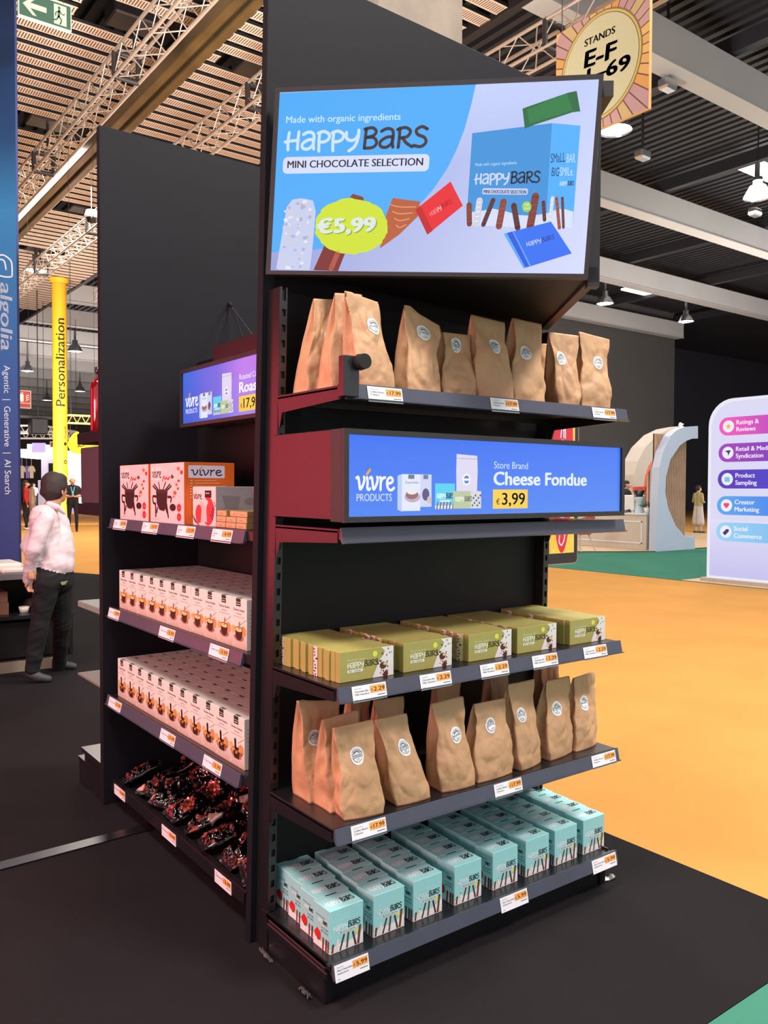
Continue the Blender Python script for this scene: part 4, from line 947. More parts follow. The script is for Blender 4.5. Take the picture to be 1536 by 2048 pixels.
for x0, y0, x1, y1, wz, c in ((178, 1160, 180, 1338, 50, (124, 60, 46)), (275, 1120, 245, 1338, 60, (206, 208, 226)), (402, 1115, 310, 1345, 42, (88, 44, 40)), (498, 1130, 455, 1360, 60, (140, 66, 48)), (594, 1165, 630, 1375, 52, (86, 42, 40)), (796, 1080, 745, 1370, 70, (124, 56, 48)), (870, 1135, 880, 1300, 34, (96, 46, 40)), (955, 1095, 930, 1320, 34, (212, 216, 236)), (992, 1100, 1018, 1375, 30, (156, 74, 66)), (1046, 1095, 1056, 1370, 26, (98, 56, 56))):
    pstroke(g, DF, [e(x0, y0), e(x1, y1)], wz/4.654, c, 5, smooth=False)
    for k in range(5):
        q = (k+.5)/5; pstroke(g, DF, [e(x0+(x1-x0)*q-wz*.3, y0+(y1-y0)*q), e(x0+(x1-x0)*q+wz*.3, y0+(y1-y0)*q-8)], 1.2, tuple(min(255, int(v*1.35)) for v in c), 6, smooth=False, cap=False)
pell(g, DF, e(714, 1178), 9.5, 11, (150, 204, 90), 6)
ptext(g, DF, 'FAIR', e(690, 1172), e(738, 1170), e(690, 1145), (214, 236, 190), 7, .02); ptext(g, DF, 'TRADE', e(686, 1206), e(742, 1204), e(686, 1182), (214, 236, 190), 7, .02)
def pword(g, wd, A, B, T, w, col): a, L, r, h = pvec(DF, A, B, T); g.word(wd, a.x, a.y, h, h*w, col, 5, L, r)
ptext(g, DF, 'SMaLL', e(938, 768), e(1072, 758), e(942, 680), (30, 46, 90), 5, .0); ptext(g, DF, 'BAR.', e(1084, 766), e(1170, 764), e(1086, 684), (200, 226, 252), 5, .0)
ptext(g, DF, 'BIG', e(944, 892), e(1012, 892), e(946, 810), (26, 40, 76), 5, .0); ptext(g, DF, 'SMILe.', e(1020, 888), e(1148, 886), e(1022, 808), (200, 226, 252), 5, .0)
phappy(g, DF, e(1022, 980), e(1152, 978), e(1024, 940), .13, (190, 216, 250), (40, 60, 110))
ppoly(g, DF, [e(*p) for p in ((500, 1430), (940, 1316), (1134, 1612), (684, 1752))], (48, 112, 244), 7)
ppoly(g, DF, [e(*p) for p in ((500, 1430), (590, 1404), (752, 1726), (684, 1752))], (88, 168, 250), 8); ppoly(g, DF, [e(*p) for p in ((530, 1424), (580, 1408), (738, 1730), (700, 1742))], (34, 88, 226), 9)
phappy(g, DF, e(716, 1548), e(974, 1476), e(710, 1508), .12, (210, 220, 255), (24, 34, 120), 10)
g.emit(mb, lambda x, y, lv: Mi @ (DF.O+DF.U*x+DF.V*y+DF.N*(-.002+lv*.00016)))
mb.build('screen', M_SCREEN, t)
# wedge behind the panel and the second screen frame facing the other aisle
E0 = Vector((1.27, .395, 0)); zt, zb_ = 2.70, 2.13
mb = MB()
A1 = BRc-DF.N*.05; A2 = TRc-DF.N*.05; B1 = BLc-DF.N*.02; 
pts_b = [BLc+Vector((.03, -.005, .02)), BRc-DF.N*.05+Vector((0, 0, .012)), Vector((E0.x+.01, E0.y, 2.135)), Vector((.05, .40, 2.18))]
pts_t = [TLc+Vector((.03, .0, -.02)), TRc-DF.N*.05+Vector((0, 0, -.012)), Vector((E0.x+.01, E0.y, 2.70)), Vector((.05, .40, 2.71))]
V = [Mi @ p for p in pts_b+pts_t]
mb.add(V, [(0, 1, 2, 3), (7, 6, 5, 4), (1, 5, 6, 2), (2, 6, 7, 3), (3, 7, 4, 0), (0, 4, 5, 1)]); mb.build('housing', M_BACK, t)
mb = MB(); s0 = BRc-DF.N*.055; s1 = TRc-DF.N*.055; dr = Vector((E0.x-s0.x, E0.y-s0.y, 0)).normalized(); nr = Vector((dr.y, -dr.x, 0))
for (a, b, c_, d_) in (((0, .045, 0, 1)),): pass
def strip(p0, p1, hgt, wdt): 
    dd = (p1-p0); n_ = nr*wdt; u_ = Vector((0, 0, hgt)); V = [p0, p1, p1+u_, p0+u_, p0+n_, p1+n_, p1+n_+u_, p0+n_+u_]
    mb.add([Mi @ v for v in V], [(0, 3, 2, 1), (4, 5, 6, 7), (0, 1, 5, 4), (1, 2, 6, 5), (2, 3, 7, 6), (3, 0, 4, 7)])
e0 = s0+Vector((0, 0, .0)); e1 = Vector((E0.x, E0.y, s0.z+.03))
strip(e0, e1, .045, .03); strip(Vector((s1.x, s1.y, s1.z-.04)), Vector((E0.x, E0.y, s1.z-.02)), .045, .03)
strip(e0-Vector((0, 0, .012)), e0+dr*.04-Vector((0, 0, .012)), s1.z-s0.z+.025, .035)
mb.build('side_screen_frame', M_BEZEL, t)

def product_screen(kind, W, H, prices, fr):
    g = G()
    if kind == 'A': g.grad(0, 0, W, H, [(78, 132, 242), (84, 138, 240), (62, 118, 242), (56, 112, 240)], 0)
    else:
        g.grad(0, 0, W*.30, H, [(60, 96, 214), (96, 112, 224), (120, 110, 226), (60, 110, 224)], 0); g.grad(W*.30, 0, W*.5, H, [(96, 112, 224), (150, 140, 236), (190, 130, 236), (120, 110, 226)], 0); g.grad(W*.5, 0, W, H, [(150, 140, 236), (120, 90, 220), (160, 90, 220), (190, 130, 236)], 0)
    s = H
    g.vivre(s*.137, s*.325, s*.575, s*.24, (240, 242, 252), 3)
    g.text('PRODUCTS', s*.138, s*.19, s*.13, (214, 224, 250), 3, .006, width=s*.54)
    x = s*.77                                              # cartons
    g.poly([(x, s*.08), (x+s*.08, s*.05), (x+s*.08, s*.53), (x, s*.51)], (186, 206, 244), 1); g.rect(x+s*.07, s*.06, x+s*.37, s*.53, (226, 232, 250), 2)
    g.rect(x+s*.37, s*.11, x+s*.56, s*.53, (206, 214, 244), 1)
    for X, w_ in ((x+s*.17, .10), (x+s*.42, .08)): g.rect(X, s*.47, X+s*w_, s*.525, (110, 124, 140), 3)
    g.text('Cheese fondue', x+s*.12, s*.41, s*.05, (96, 104, 140), 4, width=s*.22)
    g.ell(x+s*.24, s*.24, s*.13, s*.07, (190, 170, 190), 3); g.ell(x+s*.23, s*.27, s*.10, s*.06, (150, 104, 116), 4); g.ell(x+s*.23, s*.30, s*.08, s*.03, (240, 232, 222), 5); g.ell(x+s*.46, s*.27, s*.06, s*.08, (96, 84, 128), 4); g.ell(x+s*.52, s*.2, s*.04, s*.05, (214, 190, 190), 5)
    x = s*1.39
    g.rect(x, s*.08, x+s*.345, s*.415, (90, 208, 240), 2); g.happy(x+s*.03, s*.22, s*.29, s*.065, s*.012, (214, 244, 252), (50, 80, 110)); g.rect(x, s*.08, x+s*.345, s*.125, (226, 232, 250), 3); g.rrect(x+s*.08, s*.17, x+s*.27, s*.195, s*.012, (226, 232, 250), 3)
    for k in range(6): g.stroke([(x+s*(.03+.055*k), s*.085), (x+s*(.045+.055*k), s*.165)], s*.02, (140, 80, 90), 4, False)
    x = s*1.763
    g.poly([(x, s*.3), (x+s*.375, s*.3), (x+s*.385, s*.6), (x+s*.375, s*.795), (x, s*.81), (x-.001, s*.6)], (222, 216, 242), 1); g.rect(x, s*.745, x+s*.375, s*.757, (190, 180, 214), 2); g.ell(x+s*.18, s*.47, s*.075, s*.08, (240, 244, 252), 2); g.ell(x+s*.18, s*.47, s*.05, s*.055, (100, 130, 190), 3); g.rect(x+s*.12, s*.455, x+s*.24, s*.485, (240, 244, 252), 4)
    x = s*1.70
    g.rect(x, s*.08, x+s*.51, s*.315, (186, 200, 160), 4); g.rect(x+s*.32, s*.08, x+s*.51, s*.315, (214, 216, 224), 5); g.happy(x+s*.04, s*.18, s*.30, s*.06, s*.010, (232, 238, 222), (100, 100, 90), 6)
    for k in range(9): g.ell(x+s*(.35+.018*k), s*(.12+.17*((k*3) % 5)/5), s*.016, s*.016, (96, 84, 100), 6, 8)
    x = s*2.455
    if kind == 'A':
        g.text('Store Brand', x, s*.63, s*.14, (206, 222, 252), 3, .004, width=s*.67)
        g.text('Cheese Fondue', x, s*.402, s*.262, (226, 236, 254), 3, .035, width=s*1.95)
        g.rect(x-s*.02, s*.07, x+s*.67, s*.338, (246, 206, 80), 3); g.text('€', x+s*.045, s*.13, s*.11, (36, 36, 44), 4, .01); g.text('3,99', x+s*.16, s*.125, s*.24, (24, 26, 34), 4, .018, width=s*.45)
    else:
        g.text('Roasted Coffee', x, s*.63, s*.14, (236, 226, 252), 3, .004, width=s*.85); g.text('Roasted Beans', x, s*.402, s*.262, (244, 236, 254), 3, .035, width=s*1.95)
        g.rect(x-s*.02, s*.07, x+s*.80, s*.338, (246, 206, 80), 3); g.text('€', x+s*.045, s*.13, s*.11, (36, 36, 44), 4, .01); g.text('17,99', x+s*.16, s*.125, s*.24, (24, 26, 34), 4, .018, width=s*.56)
    return g
def bar_screen(name, loc, rz, kind, label, bez=.016, W=1.232, H=.262, D=.06, back=.34, bk_h=.262):
    t = empty(name, loc, rz, label=label, cat='screen', group='long shelf-edge screens')
    mb = MB()
    for a in ((0, W, 0, bez), (0, W, H-bez, H), (0, bez, bez, H-bez), (W-bez, W, bez, H-bez)): mb.box(a[0], a[1], -.012, .0, a[2], a[3])
    mb.box(0, W, 0, D, 0, H, ch=.002); mb.build('bezel', M_BEZEL, t)
    mb = MB(); g = product_screen(kind, W-2*bez, H-2*bez, None, None); g.emit(mb, lambda x, y, lv: Vector((bez+x, -.002-lv*.0003, bez+y))); mb.build('screen', M_SCREEN, t)
    mb = MB(); mb.box(.004, W-.004, D, back, .006, bk_h, ch=.002); mb.build('housing', M_BLACK, t); return t
bar_screen('shelf_screen', (.016+.0, -.032, 1.3865), 0, 'A', 'long blue screen advertising cheese fondue in front of the empty shelf', back=.395)
bar_screen('shelf_screen', (.28, 1.683, 1.758), RZL, 'B', 'long blue and purple screen in the left bay above the fondue sets', back=.165, H=.262)
mb = MB(); mb.box(0, .96, 0, .14, 0, .075, ch=.002); o = mb.build('header_box', M_BLACK, loc=(.31, 1.42, 2.024)); o.rotation_euler.z = RZL; setp(o, label='black header box on top of the left bay screen', cat='box')
hk = at(459, 614, 'y', 1.9); mb = MB(); mb.tube([(hk.x, 1.9, hk.z), (hk.x, 1.88, hk.z+.0), (hk.x-.04, 1.6, 2.1)], .003, 6); mb.tube([(hk.x, 1.88, hk.z), (hk.x+.07, 1.6, 2.1)], .003, 6); mb.tube([(hk.x, 1.9, hk.z+.02), (hk.x, 1.875, hk.z)], .009, 6)
setp(mb.build('power_cable', M_BLACK), label='thin black cables hanging from a hook above the left bay screen', cat='cable')
# tilted digital sign behind the end bay
yk = .80; k0 = at(1091, 1131, 'y', yk); k1 = at(1155, 1128, 'y', yk); kt = at(1092, 835, 'y', yk)
t = empty('digital_sign', (k0.x, yk, k0.z), label='slim digital sign with red and yellow artwork half hidden behind the end bay', cat='screen')
kw = k1.x-k0.x; ks = (at(1091, 1000, 'y', yk).z-k0.z)/131; kh = 318*ks
mb = MB(); q = G(); q.rrect(0, 0, kw, kh, .025, 0); mb.prism(q.it[0][0], 0, .028, lambda a, b, d_: Vector((a, d_, b))); mb.build('case', M_ALU, t)
mb = MB(); g = G(); g.rrect(.004, .004, kw-.004, kh-.004, .022, (30, 28, 30), 1); g.emit(mb, lambda x, y, lv: Vector((x, -lv*.0006, y))); mb.build('bezel', M_BEZEL, t)
mb = MB(); g = G(); g.rect(.024, .055, kw-.03, kh-.05, (250, 206, 84), 2)
for k in range(5): g.stroke([(.030+.02*k, .06+.02*k), (.05+.022*k, .2+.05*k)], .006, (240, 180, 60), 3, False)
cx = kw*.48; Y_ = lambda py: (1130-py)*ks
g.rect(kw*.12, Y_(900), kw*.2, kh-.05, (250, 240, 90), 3); g.rect(kw*.72, Y_(900), kw*.8, kh-.05, (250, 240, 90), 3); g.ell(cx, Y_(905), kw*.33, 202*ks, (224, 40, 52), 4, 40)
g.stroke([(cx-7*ks, Y_(1072)), (cx-8*ks, Y_(1084)), (cx-1*ks, Y_(1091)), (cx+6*ks, Y_(1082)), (cx+9*ks, Y_(1070))], 3*ks, (214, 226, 250), 5)
g.stroke([(cx-6*ks, Y_(873)), (cx-3*ks, Y_(855)), (cx+2*ks, Y_(850)), (cx+3*ks, Y_(873))], 3*ks, (214, 226, 250), 5); g.stroke([(cx+3*ks, Y_(860)), (cx+7*ks, Y_(852)), (cx+8*ks, Y_(874))], 3*ks, (214, 226, 250), 5)
g.ell(cx, Y_(882), 7*ks, 5*ks, (214, 226, 250), 5); g.ell(cx, Y_(1037), 7*ks, 6*ks, (200, 206, 236), 5)
g.emit(mb, lambda x, y, lv: Vector((x, -lv*.0006, y))); mb.build('screen', M_SCREEN, t)
mb = MB(); mb.tube([(.03, .028, .3), (-.05, .06, .3), (1.22-k0.x, .47-yk, .3)], .014, 8); mb.build('bracket', M_BLACK, t)

# ------------------------------------------------------------------ hanging stands banner
SX = xr-.13
a = at(1113, 78, 'x', SX); b = at(1297, 216, 'x', SX); c_ = at(1300, 0, 'x', SX)
SW = a.y-b.y; S0 = Vector((SX, a.y, b.z)); SHt = a.z-b.z+.06
SF = Frame(S0, (0, -1, 0), (0, 0, 1))
t = empty('hanging_banner', (SX, (a.y+b.y)/2, b.z), label='hanging square banner reading STANDS E-F with orange and purple rays', cat='banner')
mb = MB(); mb.box(0, .06, 0, SW, 0, SHt, M=Matrix.Translation((0, -SW/2, 0)), col=(196, 150, 92)); mb.build('board', mat('banner_board', (200, 156, 96), .8), t)
mb = MB(); g = G(); ccx, ccy = SF.px(1200, 133); R = random.Random(6)
pal = [(196, 152, 92), (190, 138, 76), (166, 130, 130), (178, 152, 106), (174, 138, 132), (200, 160, 98)]
def edgept(t_):
    dx, dy = math.cos(t_), math.sin(t_); k = 1e9
    if dx > 0: k = min(k, (SW-ccx)/dx)
    if dx < 0: k = min(k, -ccx/dx)
    if dy > 0: k = min(k, (SHt-ccy)/dy)
    if dy < 0: k = min(k, -ccy/dy)
    return (ccx+dx*k, ccy+dy*k)
N = 38
for k in range(N):
    t0, t1 = 2*PI*k/N, 2*PI*(k+1)/N; g.poly([(ccx, ccy), edgept(t0), edgept(t1)], pal[(k*5+k//3) % 6], 1); g.stroke([(ccx, ccy), edgept(t0)], .016, (96, 62, 60), 2, False, cap=False)
rx = abs(SF.px(1293, 120)[0]-SF.px(1128, 140)[0])/2*1.0; ry = SHt*.46
g.ell(ccx, ccy, rx*1.0, ry*1.0, (130, 96, 74), 3, 40); g.ell(ccx, ccy, rx*.97, ry*.97, (180, 166, 86), 4, 40); g.ell(ccx, ccy, rx*.93, ry*.93, (120, 88, 80), 5, 40); g.ell(ccx, ccy, rx*.915, ry*.915, (178, 172, 138), 6, 40)
r5 = lambda x, y: (1000+x/2.866, y/2.866)
ptext(g, SF, 'STANDS', r5(488, 272), r5(662, 190), r5(488, 232), (34, 28, 36), 8, .025)
ptext(g, SF, 'E-F', r5(488, 392), r5(662, 330), r5(488, 300), (34, 28, 36), 8, .04)
ptext(g, SF, '1–69', r5(500, 480), r5(742, 395), r5(500, 400), (34, 28, 36), 8, .04)
g.emit(mb, lambda x, y, lv: SF.O+SF.U*x+SF.V*y+SF.N*(.002+lv*.0015)-Vector((SX, (a.y+b.y)/2, b.z))); mb.build('print', M_PRINT, t)
mb = MB()
for yy in (-SW*.45, SW*.45): mb.tube([(.03, yy, SHt), (.03, yy, 11.45-b.z)], .008, 6)
mb.build('suspension_wire', M_BLACK, t)
if 0:
  mb = MB(); mb.tube([(-.0, -SW/2-.5, SHt+.04), (0, SW/2+1.6, SHt+.04)], .04, 8); mb.tube([(-.0, -SW/2-.5, SHt+.3), (0, SW/2+1.6, SHt+.3)], .04, 8)

# exit sign and extinguisher sign
def board_sign(name, px0, py0, px1, py1, axis_y, H, label, cat, draw, m=M_LABEL, ztop=11.4, wires=True):
    A = at(px0, py0, 'y', axis_y); B = at(px1, py1, 'y', axis_y); W = B.x-A.x
    t = empty(name, (A.x, axis_y, A.z-H), label=label, cat=cat)
    mb = MB(); mb.box(0, W, 0, .04, 0, H, (232, 236, 220), ch=.004); g = G(); draw(g, W, H); g.emit(mb, lambda x, y, lv: Vector((x, -lv*.0012, y))); mb.build('board', m, t)
    if wires:
        mb = MB(); ztop_ = 10.0 if (A.x < 9.3 and axis_y < 40) else 11.45; mb.tube([(W*.15, .02, H), (W*.15, .02, ztop_-A.z+H)], .003, 5); mb.tube([(W*.85, .02, H), (W*.85, .02, ztop_-A.z+H)], .003, 5); mb.build('suspension_wire', M_BLACK, t)
    return t
def exit_draw(g, W, H):
    GR = (38, 92, 68); CR = (206, 226, 196)
    g.rect(0, 0, W, H, CR, 1); g.rect(W*.02, H*.05, W*.98, H*.95, GR, 2)
    g.poly([(W*.08, H*.5), (W*.26, H*.84), (W*.34, H*.84), (W*.22, H*.60), (W*.52, H*.60), (W*.52, H*.40), (W*.22, H*.40), (W*.34, H*.16), (W*.26, H*.16)], CR, 3)
    g.rect(W*.66, H*.12, W*.90, H*.88, CR, 3); g.ell(W*.76, H*.76, W*.025, H*.06, GR, 4, 12)
    for P, w_ in (([(.76, .66), (.75, .42)], .045), ([(.76, .62), (.70, .56), (.69, .44)], .02), ([(.77, .62), (.83, .54), (.86, .58)], .02), ([(.75, .44), (.80, .32), (.78, .16)], .026), ([(.75, .44), (.71, .30), (.66, .26)], .026)): g.stroke([(W*a_, H*b_) for a_, b_ in P], W*w_, GR, 4)
M_SIGN = mat('photoluminescent_sign', attr=True, rough=.5)
board_sign('exit_sign', 36, -24, 143, 22, 6.2, .24, 'green exit sign with white arrow and running figure hanging at top left', 'sign', exit_draw, M_SIGN, ztop=9.98)
def ext_draw(g, W, H):
    g.rect(0, 0, W, H, (214, 206, 190), 1); g.rect(W*.04, H*.30, W*.96, H*.97, (170, 52, 48), 2); g.rect(W*.04, H*.03, W*.96, H*.27, (170, 52, 48), 2)
    g.text('EXTINTOR', W*.5, H*.09, H*.15, (236, 220, 200), 3, .01, 'c', width=W*.8); g.rrect(W*.15, H*.36, W*.42, H*.80, W*.08, (226, 220, 190), 3); g.stroke([(W*.2, H*.84), (W*.38, H*.86)], W*.06, (226, 220, 190), 3, False)
    for k in range(3): g.stroke([(W*.62, H*(.42+.12*k)), (W*.72, H*(.5+.12*k)), (W*.84, H*(.48+.12*k))], W*.06, (236, 220, 200), 3)
board_sign('fire_extinguisher_sign', 36, 780, 62, 783, 22, .48, 'red fire extinguisher sign beside the blue banner', 'sign', ext_draw, ztop=9.9)
board_sign('small_red_sign', 100, 883, 111, 884, 42, .3, 'tiny red sign on the distant white booth', 'sign', lambda g, W, H: g.rect(W*.1, H*.1, W*.9, H*.9, (150, 50, 50), 2), wires=False)

# blue banner tower at the left edge
D0 = 8.2
A = dep(34, 600, D0); 
O = Vector((A.x, A.y, 0)); Uu = Vector((RT.x, RT.y, 0)).normalized(); 
t = empty('banner_tower', O-Uu*.6, label='tall blue banner tower with white vertical lettering at the left edge', cat='banner')
Hh = 6.6; OB = O-Uu*1.0
BF = Frame(OB, Uu, (0, 0, 1)); Ms = Matrix.Translation(-(O-Uu*.6))
mb = MB(); nb_ = -BF.N
V = [OB, OB+Uu, OB+Uu+nb_*.05, OB+nb_*.05]; V += [v+Vector((0, 0, Hh)) for v in V]
mb.add([Ms @ v for v in V], [(0, 3, 2, 1), (4, 5, 6, 7), (0, 1, 5, 4), (1, 2, 6, 5), (2, 3, 7, 6), (3, 0, 4, 7)], (30, 44, 96)); mb.build('body', mat('banner_fabric_blue', (34, 48, 100), .7), t)
mb = MB(); g = G(); stops = [(0, (58, 62, 120)), (1.5, (52, 66, 128)), (2.6, (52, 92, 160)), (4.2, (56, 132, 188)), (4.9, (30, 70, 120)), (6.6, (10, 18, 48))]
for (z0, c0_), (z1, c1_) in zip(stops, stops[1:]): g.grad(0, z0, 1.0, z1, [c0_, c0_, c1_, c1_], 0)
def vtext(txt, xl, xr, y0, y1, bold=0., shear=0, cap=.72):     # reads downwards: baseline on the left
    a_ = Vector(BF.px(xl, y0)); b_ = Vector(BF.px(xl, y1)); h_ = abs(BF.px(xr, y0)[0]-a_.x)
    g.text(txt, a_.x, a_.y, h_/cap, (226, 232, 246), 3, bold, width=(b_-a_).length, rot=-PI/2, shear=shear)
vtext('algolia', 1, 26, 566, 700, .02, .15)
vtext('Agentic  |  Generative  |  AI Search', 8, 21, 731, 988, .0)
cx, cy = BF.px(4, 532); s_ = (BF.px(28, 532)[0]-cx)
g.stroke([(cx+s_*.85, cy-s_*.9), (cx+s_*.2, cy-s_*.9), (cx-s_*.6, cy-s_*.6), (cx-s_*.8, cy), (cx-s_*.5, cy+s_*.7), (cx+s_*.1, cy+s_*.9), (cx+s_*.7, cy+s_*.5), (cx+s_*.85, cy), (cx+s_*.85, cy-s_*.9)], s_*.13, (226, 232, 246), 3)
g.stroke([(cx+s_*.35, cy-s_*.3), (cx+s_*.2, cy+s_*.4), (cx-s_*.2, cy+s_*.5), (cx-s_*.4, cy)], s_*.13, (226, 232, 246), 3)
g.emit(mb, lambda x, y, lv: Ms @ (BF.O+BF.U*x+BF.V*y+BF.N*(.002+lv*.001))); mb.build('print', M_PRINT, t)

# yellow column
A = dep(120, 800, 34.0); cr = .285
t = empty('yellow_column', (A.x, A.y, 0), label='slim yellow column with vertical Personalization lettering', cat='column')
mb = MB(); mb.lathe([(cr, 0), (cr, 9.95)], 32); mb.lathe([(cr+.05, 9.78), (cr+.09, 9.98)], 32); mb.build('shaft', mat('yellow_wrap', (228, 180, 36), .55, 0, .03, 2), t)
mb = MB(); g = G(); vd = math.atan2(CAM.y-A.y, CAM.x-A.x)
def zc(py): return dep(120, py, 34.0).z
g.text('Personalization', 0, -.19, .5, (44, 34, 16), 1, .01, width=zc(640)-zc(813)); 
for pts, fs, cc, lv in g.it: pass
def cyl(x, y, lv):      # text x runs upwards, text y runs to the left around the shaft
    th = vd-y/cr; return Vector(((cr+.012)*math.cos(th), (cr+.012)*math.sin(th), zc(813)+x))
def subdiv(g):
    out = []
    for pts, fs, cc, lv in g.it:
        T = [(pts[f[0]], pts[f[k]], pts[f[k+1]]) for f in fs for k in range(1, len(f)-1)]
        for _ in range(2):
            N2 = []
            for a, b, c in T:
                m = lambda p, q: ((p[0]+q[0])/2, (p[1]+q[1])/2); ab, bc, ca = m(a, b), m(b, c), m(c, a); N2 += [(a, ab, ca), (ab, b, bc), (ca, bc, c), (ab, bc, ca)]
            T = N2
        P_ = [p for t_ in T for p in t_]; out.append((P_, [[3*i, 3*i+1, 3*i+2] for i in range(len(T))], cc, lv))
    g.it = out
subdiv(g); g.emit(mb, cyl)
g = G(); g.text('shopify', zc(878)-zc(813)-.0, -.24, .14, (60, 48, 20), 1, 0, width=.55); g.ell(zc(888)-zc(813), -.2, .07, .07, (44, 34, 16), 1, 12); g.ell(zc(924)-zc(813), -.2, .08, .08, (44, 34, 16), 1, 12); g.ell(zc(924)-zc(813), -.2, .04, .04, (240, 200, 50), 2, 12); g.text('partner', zc(918)-zc(813), -.2, .12, (120, 96, 30), 1, 0, width=.6)
g.it = g.it[:4]
g.emit(mb, cyl); mb.build('lettering', M_PRINT, t)
# yellow bubble sign
A = dep(165, 890, 17.0); t = empty('hanging_bubble_sign', A, label='yellow speech bubble sign beside the yellow column', cat='sign')
FB = Frame(A, Vector((RT.x, RT.y, 0)), (0, 0, 1)); g = G()
P = [(135, 890), (138, 878), (146, 868), (154, 863), (156, 878), (200, 878), (200, 892), (182, 896), (159, 899), (158, 908), (148, 907), (140, 901)]
g.poly([FB.px(*p) for p in P], (250, 216, 40), 1)
mb = MB(); mb.prism([FB.px(*p) for p in P], -.1, 0, lambda x, y, d_: FB.U*x+FB.V*y+FB.N*d_); mb.build('panel', mat('yellow_sign_glow', (250, 214, 40), .5, emit=.55), t)  # brightness put in as glow, here and in the drawing
mb = MB(); g = G(); pstroke(g, FB, [(163, 876), (158, 880), (156, 886), (160, 892), (167, 892), (170, 886)], 2, (150, 84, 24), 3); pstroke(g, FB, [(162, 893), (155, 893)], 2, (150, 84, 24), 3, smooth=False); pell(g, FB, (155, 872), .8, 1.6, (150, 84, 24), 3)
pell(g, FB, (186, 880), 8, 9, (224, 210, 160), 2); pell(g, FB, (184, 878), 4, 6, (206, 160, 60), 3)
g.emit(mb, lambda x, y, lv: FB.U*x+FB.V*y+FB.N*(.004*lv)); mb.build('drawing', M_LIT, t)
mb = MB(); 
for xx in (-.25, .25): mb.tube([FB.U*xx+Vector((0, 0, .2)), FB.U*xx+Vector((0, 0, ztop(A)-A.z))], .0035, 5)
mb.build('suspension_wire', M_BLACK, t)
#PART4
# ------------------------------------------------------------------ lit sign wall on the right
yl = at(1413, 1161, 'x', 10.96).y
LF = Frame((10.96, yl, 0), (0, -1, 0), (0, 0, 1)); Mt = -Vector((10.96, yl-1, 0))
t = empty('lightbox_stand', (10.96, yl-1, 0), label='tall glowing white lightbox with rounded corner and five coloured pills', cat='lightbox')
zt_ = at(1480, 795, 'x', 10.96).z; W = 2.6; r = .42
out = [(0, .06)]+[(r-r*math.cos(a*PI/16), zt_-r+r*math.sin(a*PI/16)) for a in range(0, 9)]+[(W-r+r*math.sin(a*PI/16), zt_-r+r*math.cos(a*PI/16)) for a in range(0, 9)]+[(W, .06)]
mb = MB(); mb.prism(out, -.34, -.0, lambda x, y, d_: LF.O+LF.U*x+LF.V*y+LF.N*d_+Mt, (232, 232, 244)); mb.build('case', M_LIT, t)
inn = [(x*(1-.05/1.3)+.05, (y if y > .2 else .10)*(1 if y < .2 else 1)-(.05 if y > .2 else 0)) for x, y in out]
mb = MB(); g = G(); g.poly(inn, (218, 216, 244), 1); g.grad(.05, .10, W-.05, 1.0, [(196, 192, 238), (196, 192, 238), (222, 220, 246), (222, 220, 246)], 2)
pl = [(836, 872, (240, 92, 186), (150, 66, 196), 'Ratings &', 'Reviews'), (888, 924.5, (164, 70, 188), (104, 60, 190), 'Retail & Media', 'Syndication'), (940, 977, (92, 60, 186), (70, 72, 210), 'Product', 'Sampling'), (992, 1029, (92, 164, 236), (60, 120, 240), 'Creator', 'Marketing'), (1044, 1081, (150, 208, 244), (116, 184, 240), 'Social', 'Commerce')]
for i, (y0, y1, ca, cb, l1, l2) in enumerate(pl):
    xl = 1439-i*1.5; a = Vector(LF.px(xl, y0)); b = Vector(LF.px(xl, y1)); h = a.y-b.y; L = W-.15-a.x; rad = h/2; cy = (a.y+b.y)/2
    n = 12; pts = [(a.x+rad-rad*math.sin(PI*k/n), cy+rad*math.cos(PI*k/n)) for k in range(n+1)]
    g.poly(pts, ca, 3); g.grad(a.x+rad, cy-rad, a.x+L*.6, cy+rad, [ca, cb, cb, ca], 3); g.grad(a.x+L*.6, cy-rad, a.x+L, cy+rad, [cb, cb, cb, cb], 3)
    g.ell(a.x+rad*1.1, cy, rad*.66, rad*.66, (236, 236, 250), 4, 24)
    X, Y, q = a.x+rad*1.1, cy, rad*.36
    if i == 0: g.poly([(X+q*(1 if k % 2 == 0 else .45)*math.sin(PI*k/5), Y+q*(1 if k % 2 == 0 else .45)*math.cos(PI*k/5)) for k in range(10)], (236, 186, 60), 5)
    elif i == 1: g.poly([(X-q, Y+q*.6), (X+q, Y+q*.8), (X+q*.1, Y-q), (X, Y), ], (64, 46, 120), 5)
    elif i == 2: g.rect(X-q*.8, Y-q*.8, X+q*.8, Y+q*.5, (120, 190, 226), 5); g.poly([(X-q*1.1, Y+q*.5), (X, Y+q*.3), (X+q*1.1, Y+q*.5), (X, Y+q*.8)], (150, 210, 236), 6)
    elif i == 3: g.ell(X-q*.42, Y+q*.3, q*.5, q*.5, (236, 70, 120), 5, 14); g.ell(X+q*.42, Y+q*.3, q*.5, q*.5, (236, 70, 120), 5, 14); g.poly([(X-q*.88, Y+q*.1), (X+q*.88, Y+q*.1), (X, Y-q*.95)], (236, 70, 120), 5)
    else: g.poly([(X-q, Y-q*.4), (X+q*.2, Y+q*.8), (X+q, Y+q*.8), (X+q, Y+q*.1), (X-q*.2, Y-q*1.1)], (54, 50, 120), 5)
    tx = a.x+rad*2.05
    g.text(l1, tx, cy+h*.08, h*.34, (246, 240, 252), 5, .018); g.text(l2, tx, cy-h*.30, h*.34, (246, 240, 252), 5, .018)
g.emit(mb, lambda x, y, lv: LF.O+LF.U*x+LF.V*y+LF.N*(.001+lv*.0008)+Mt); mb.build('printed_front', M_LIT, t)
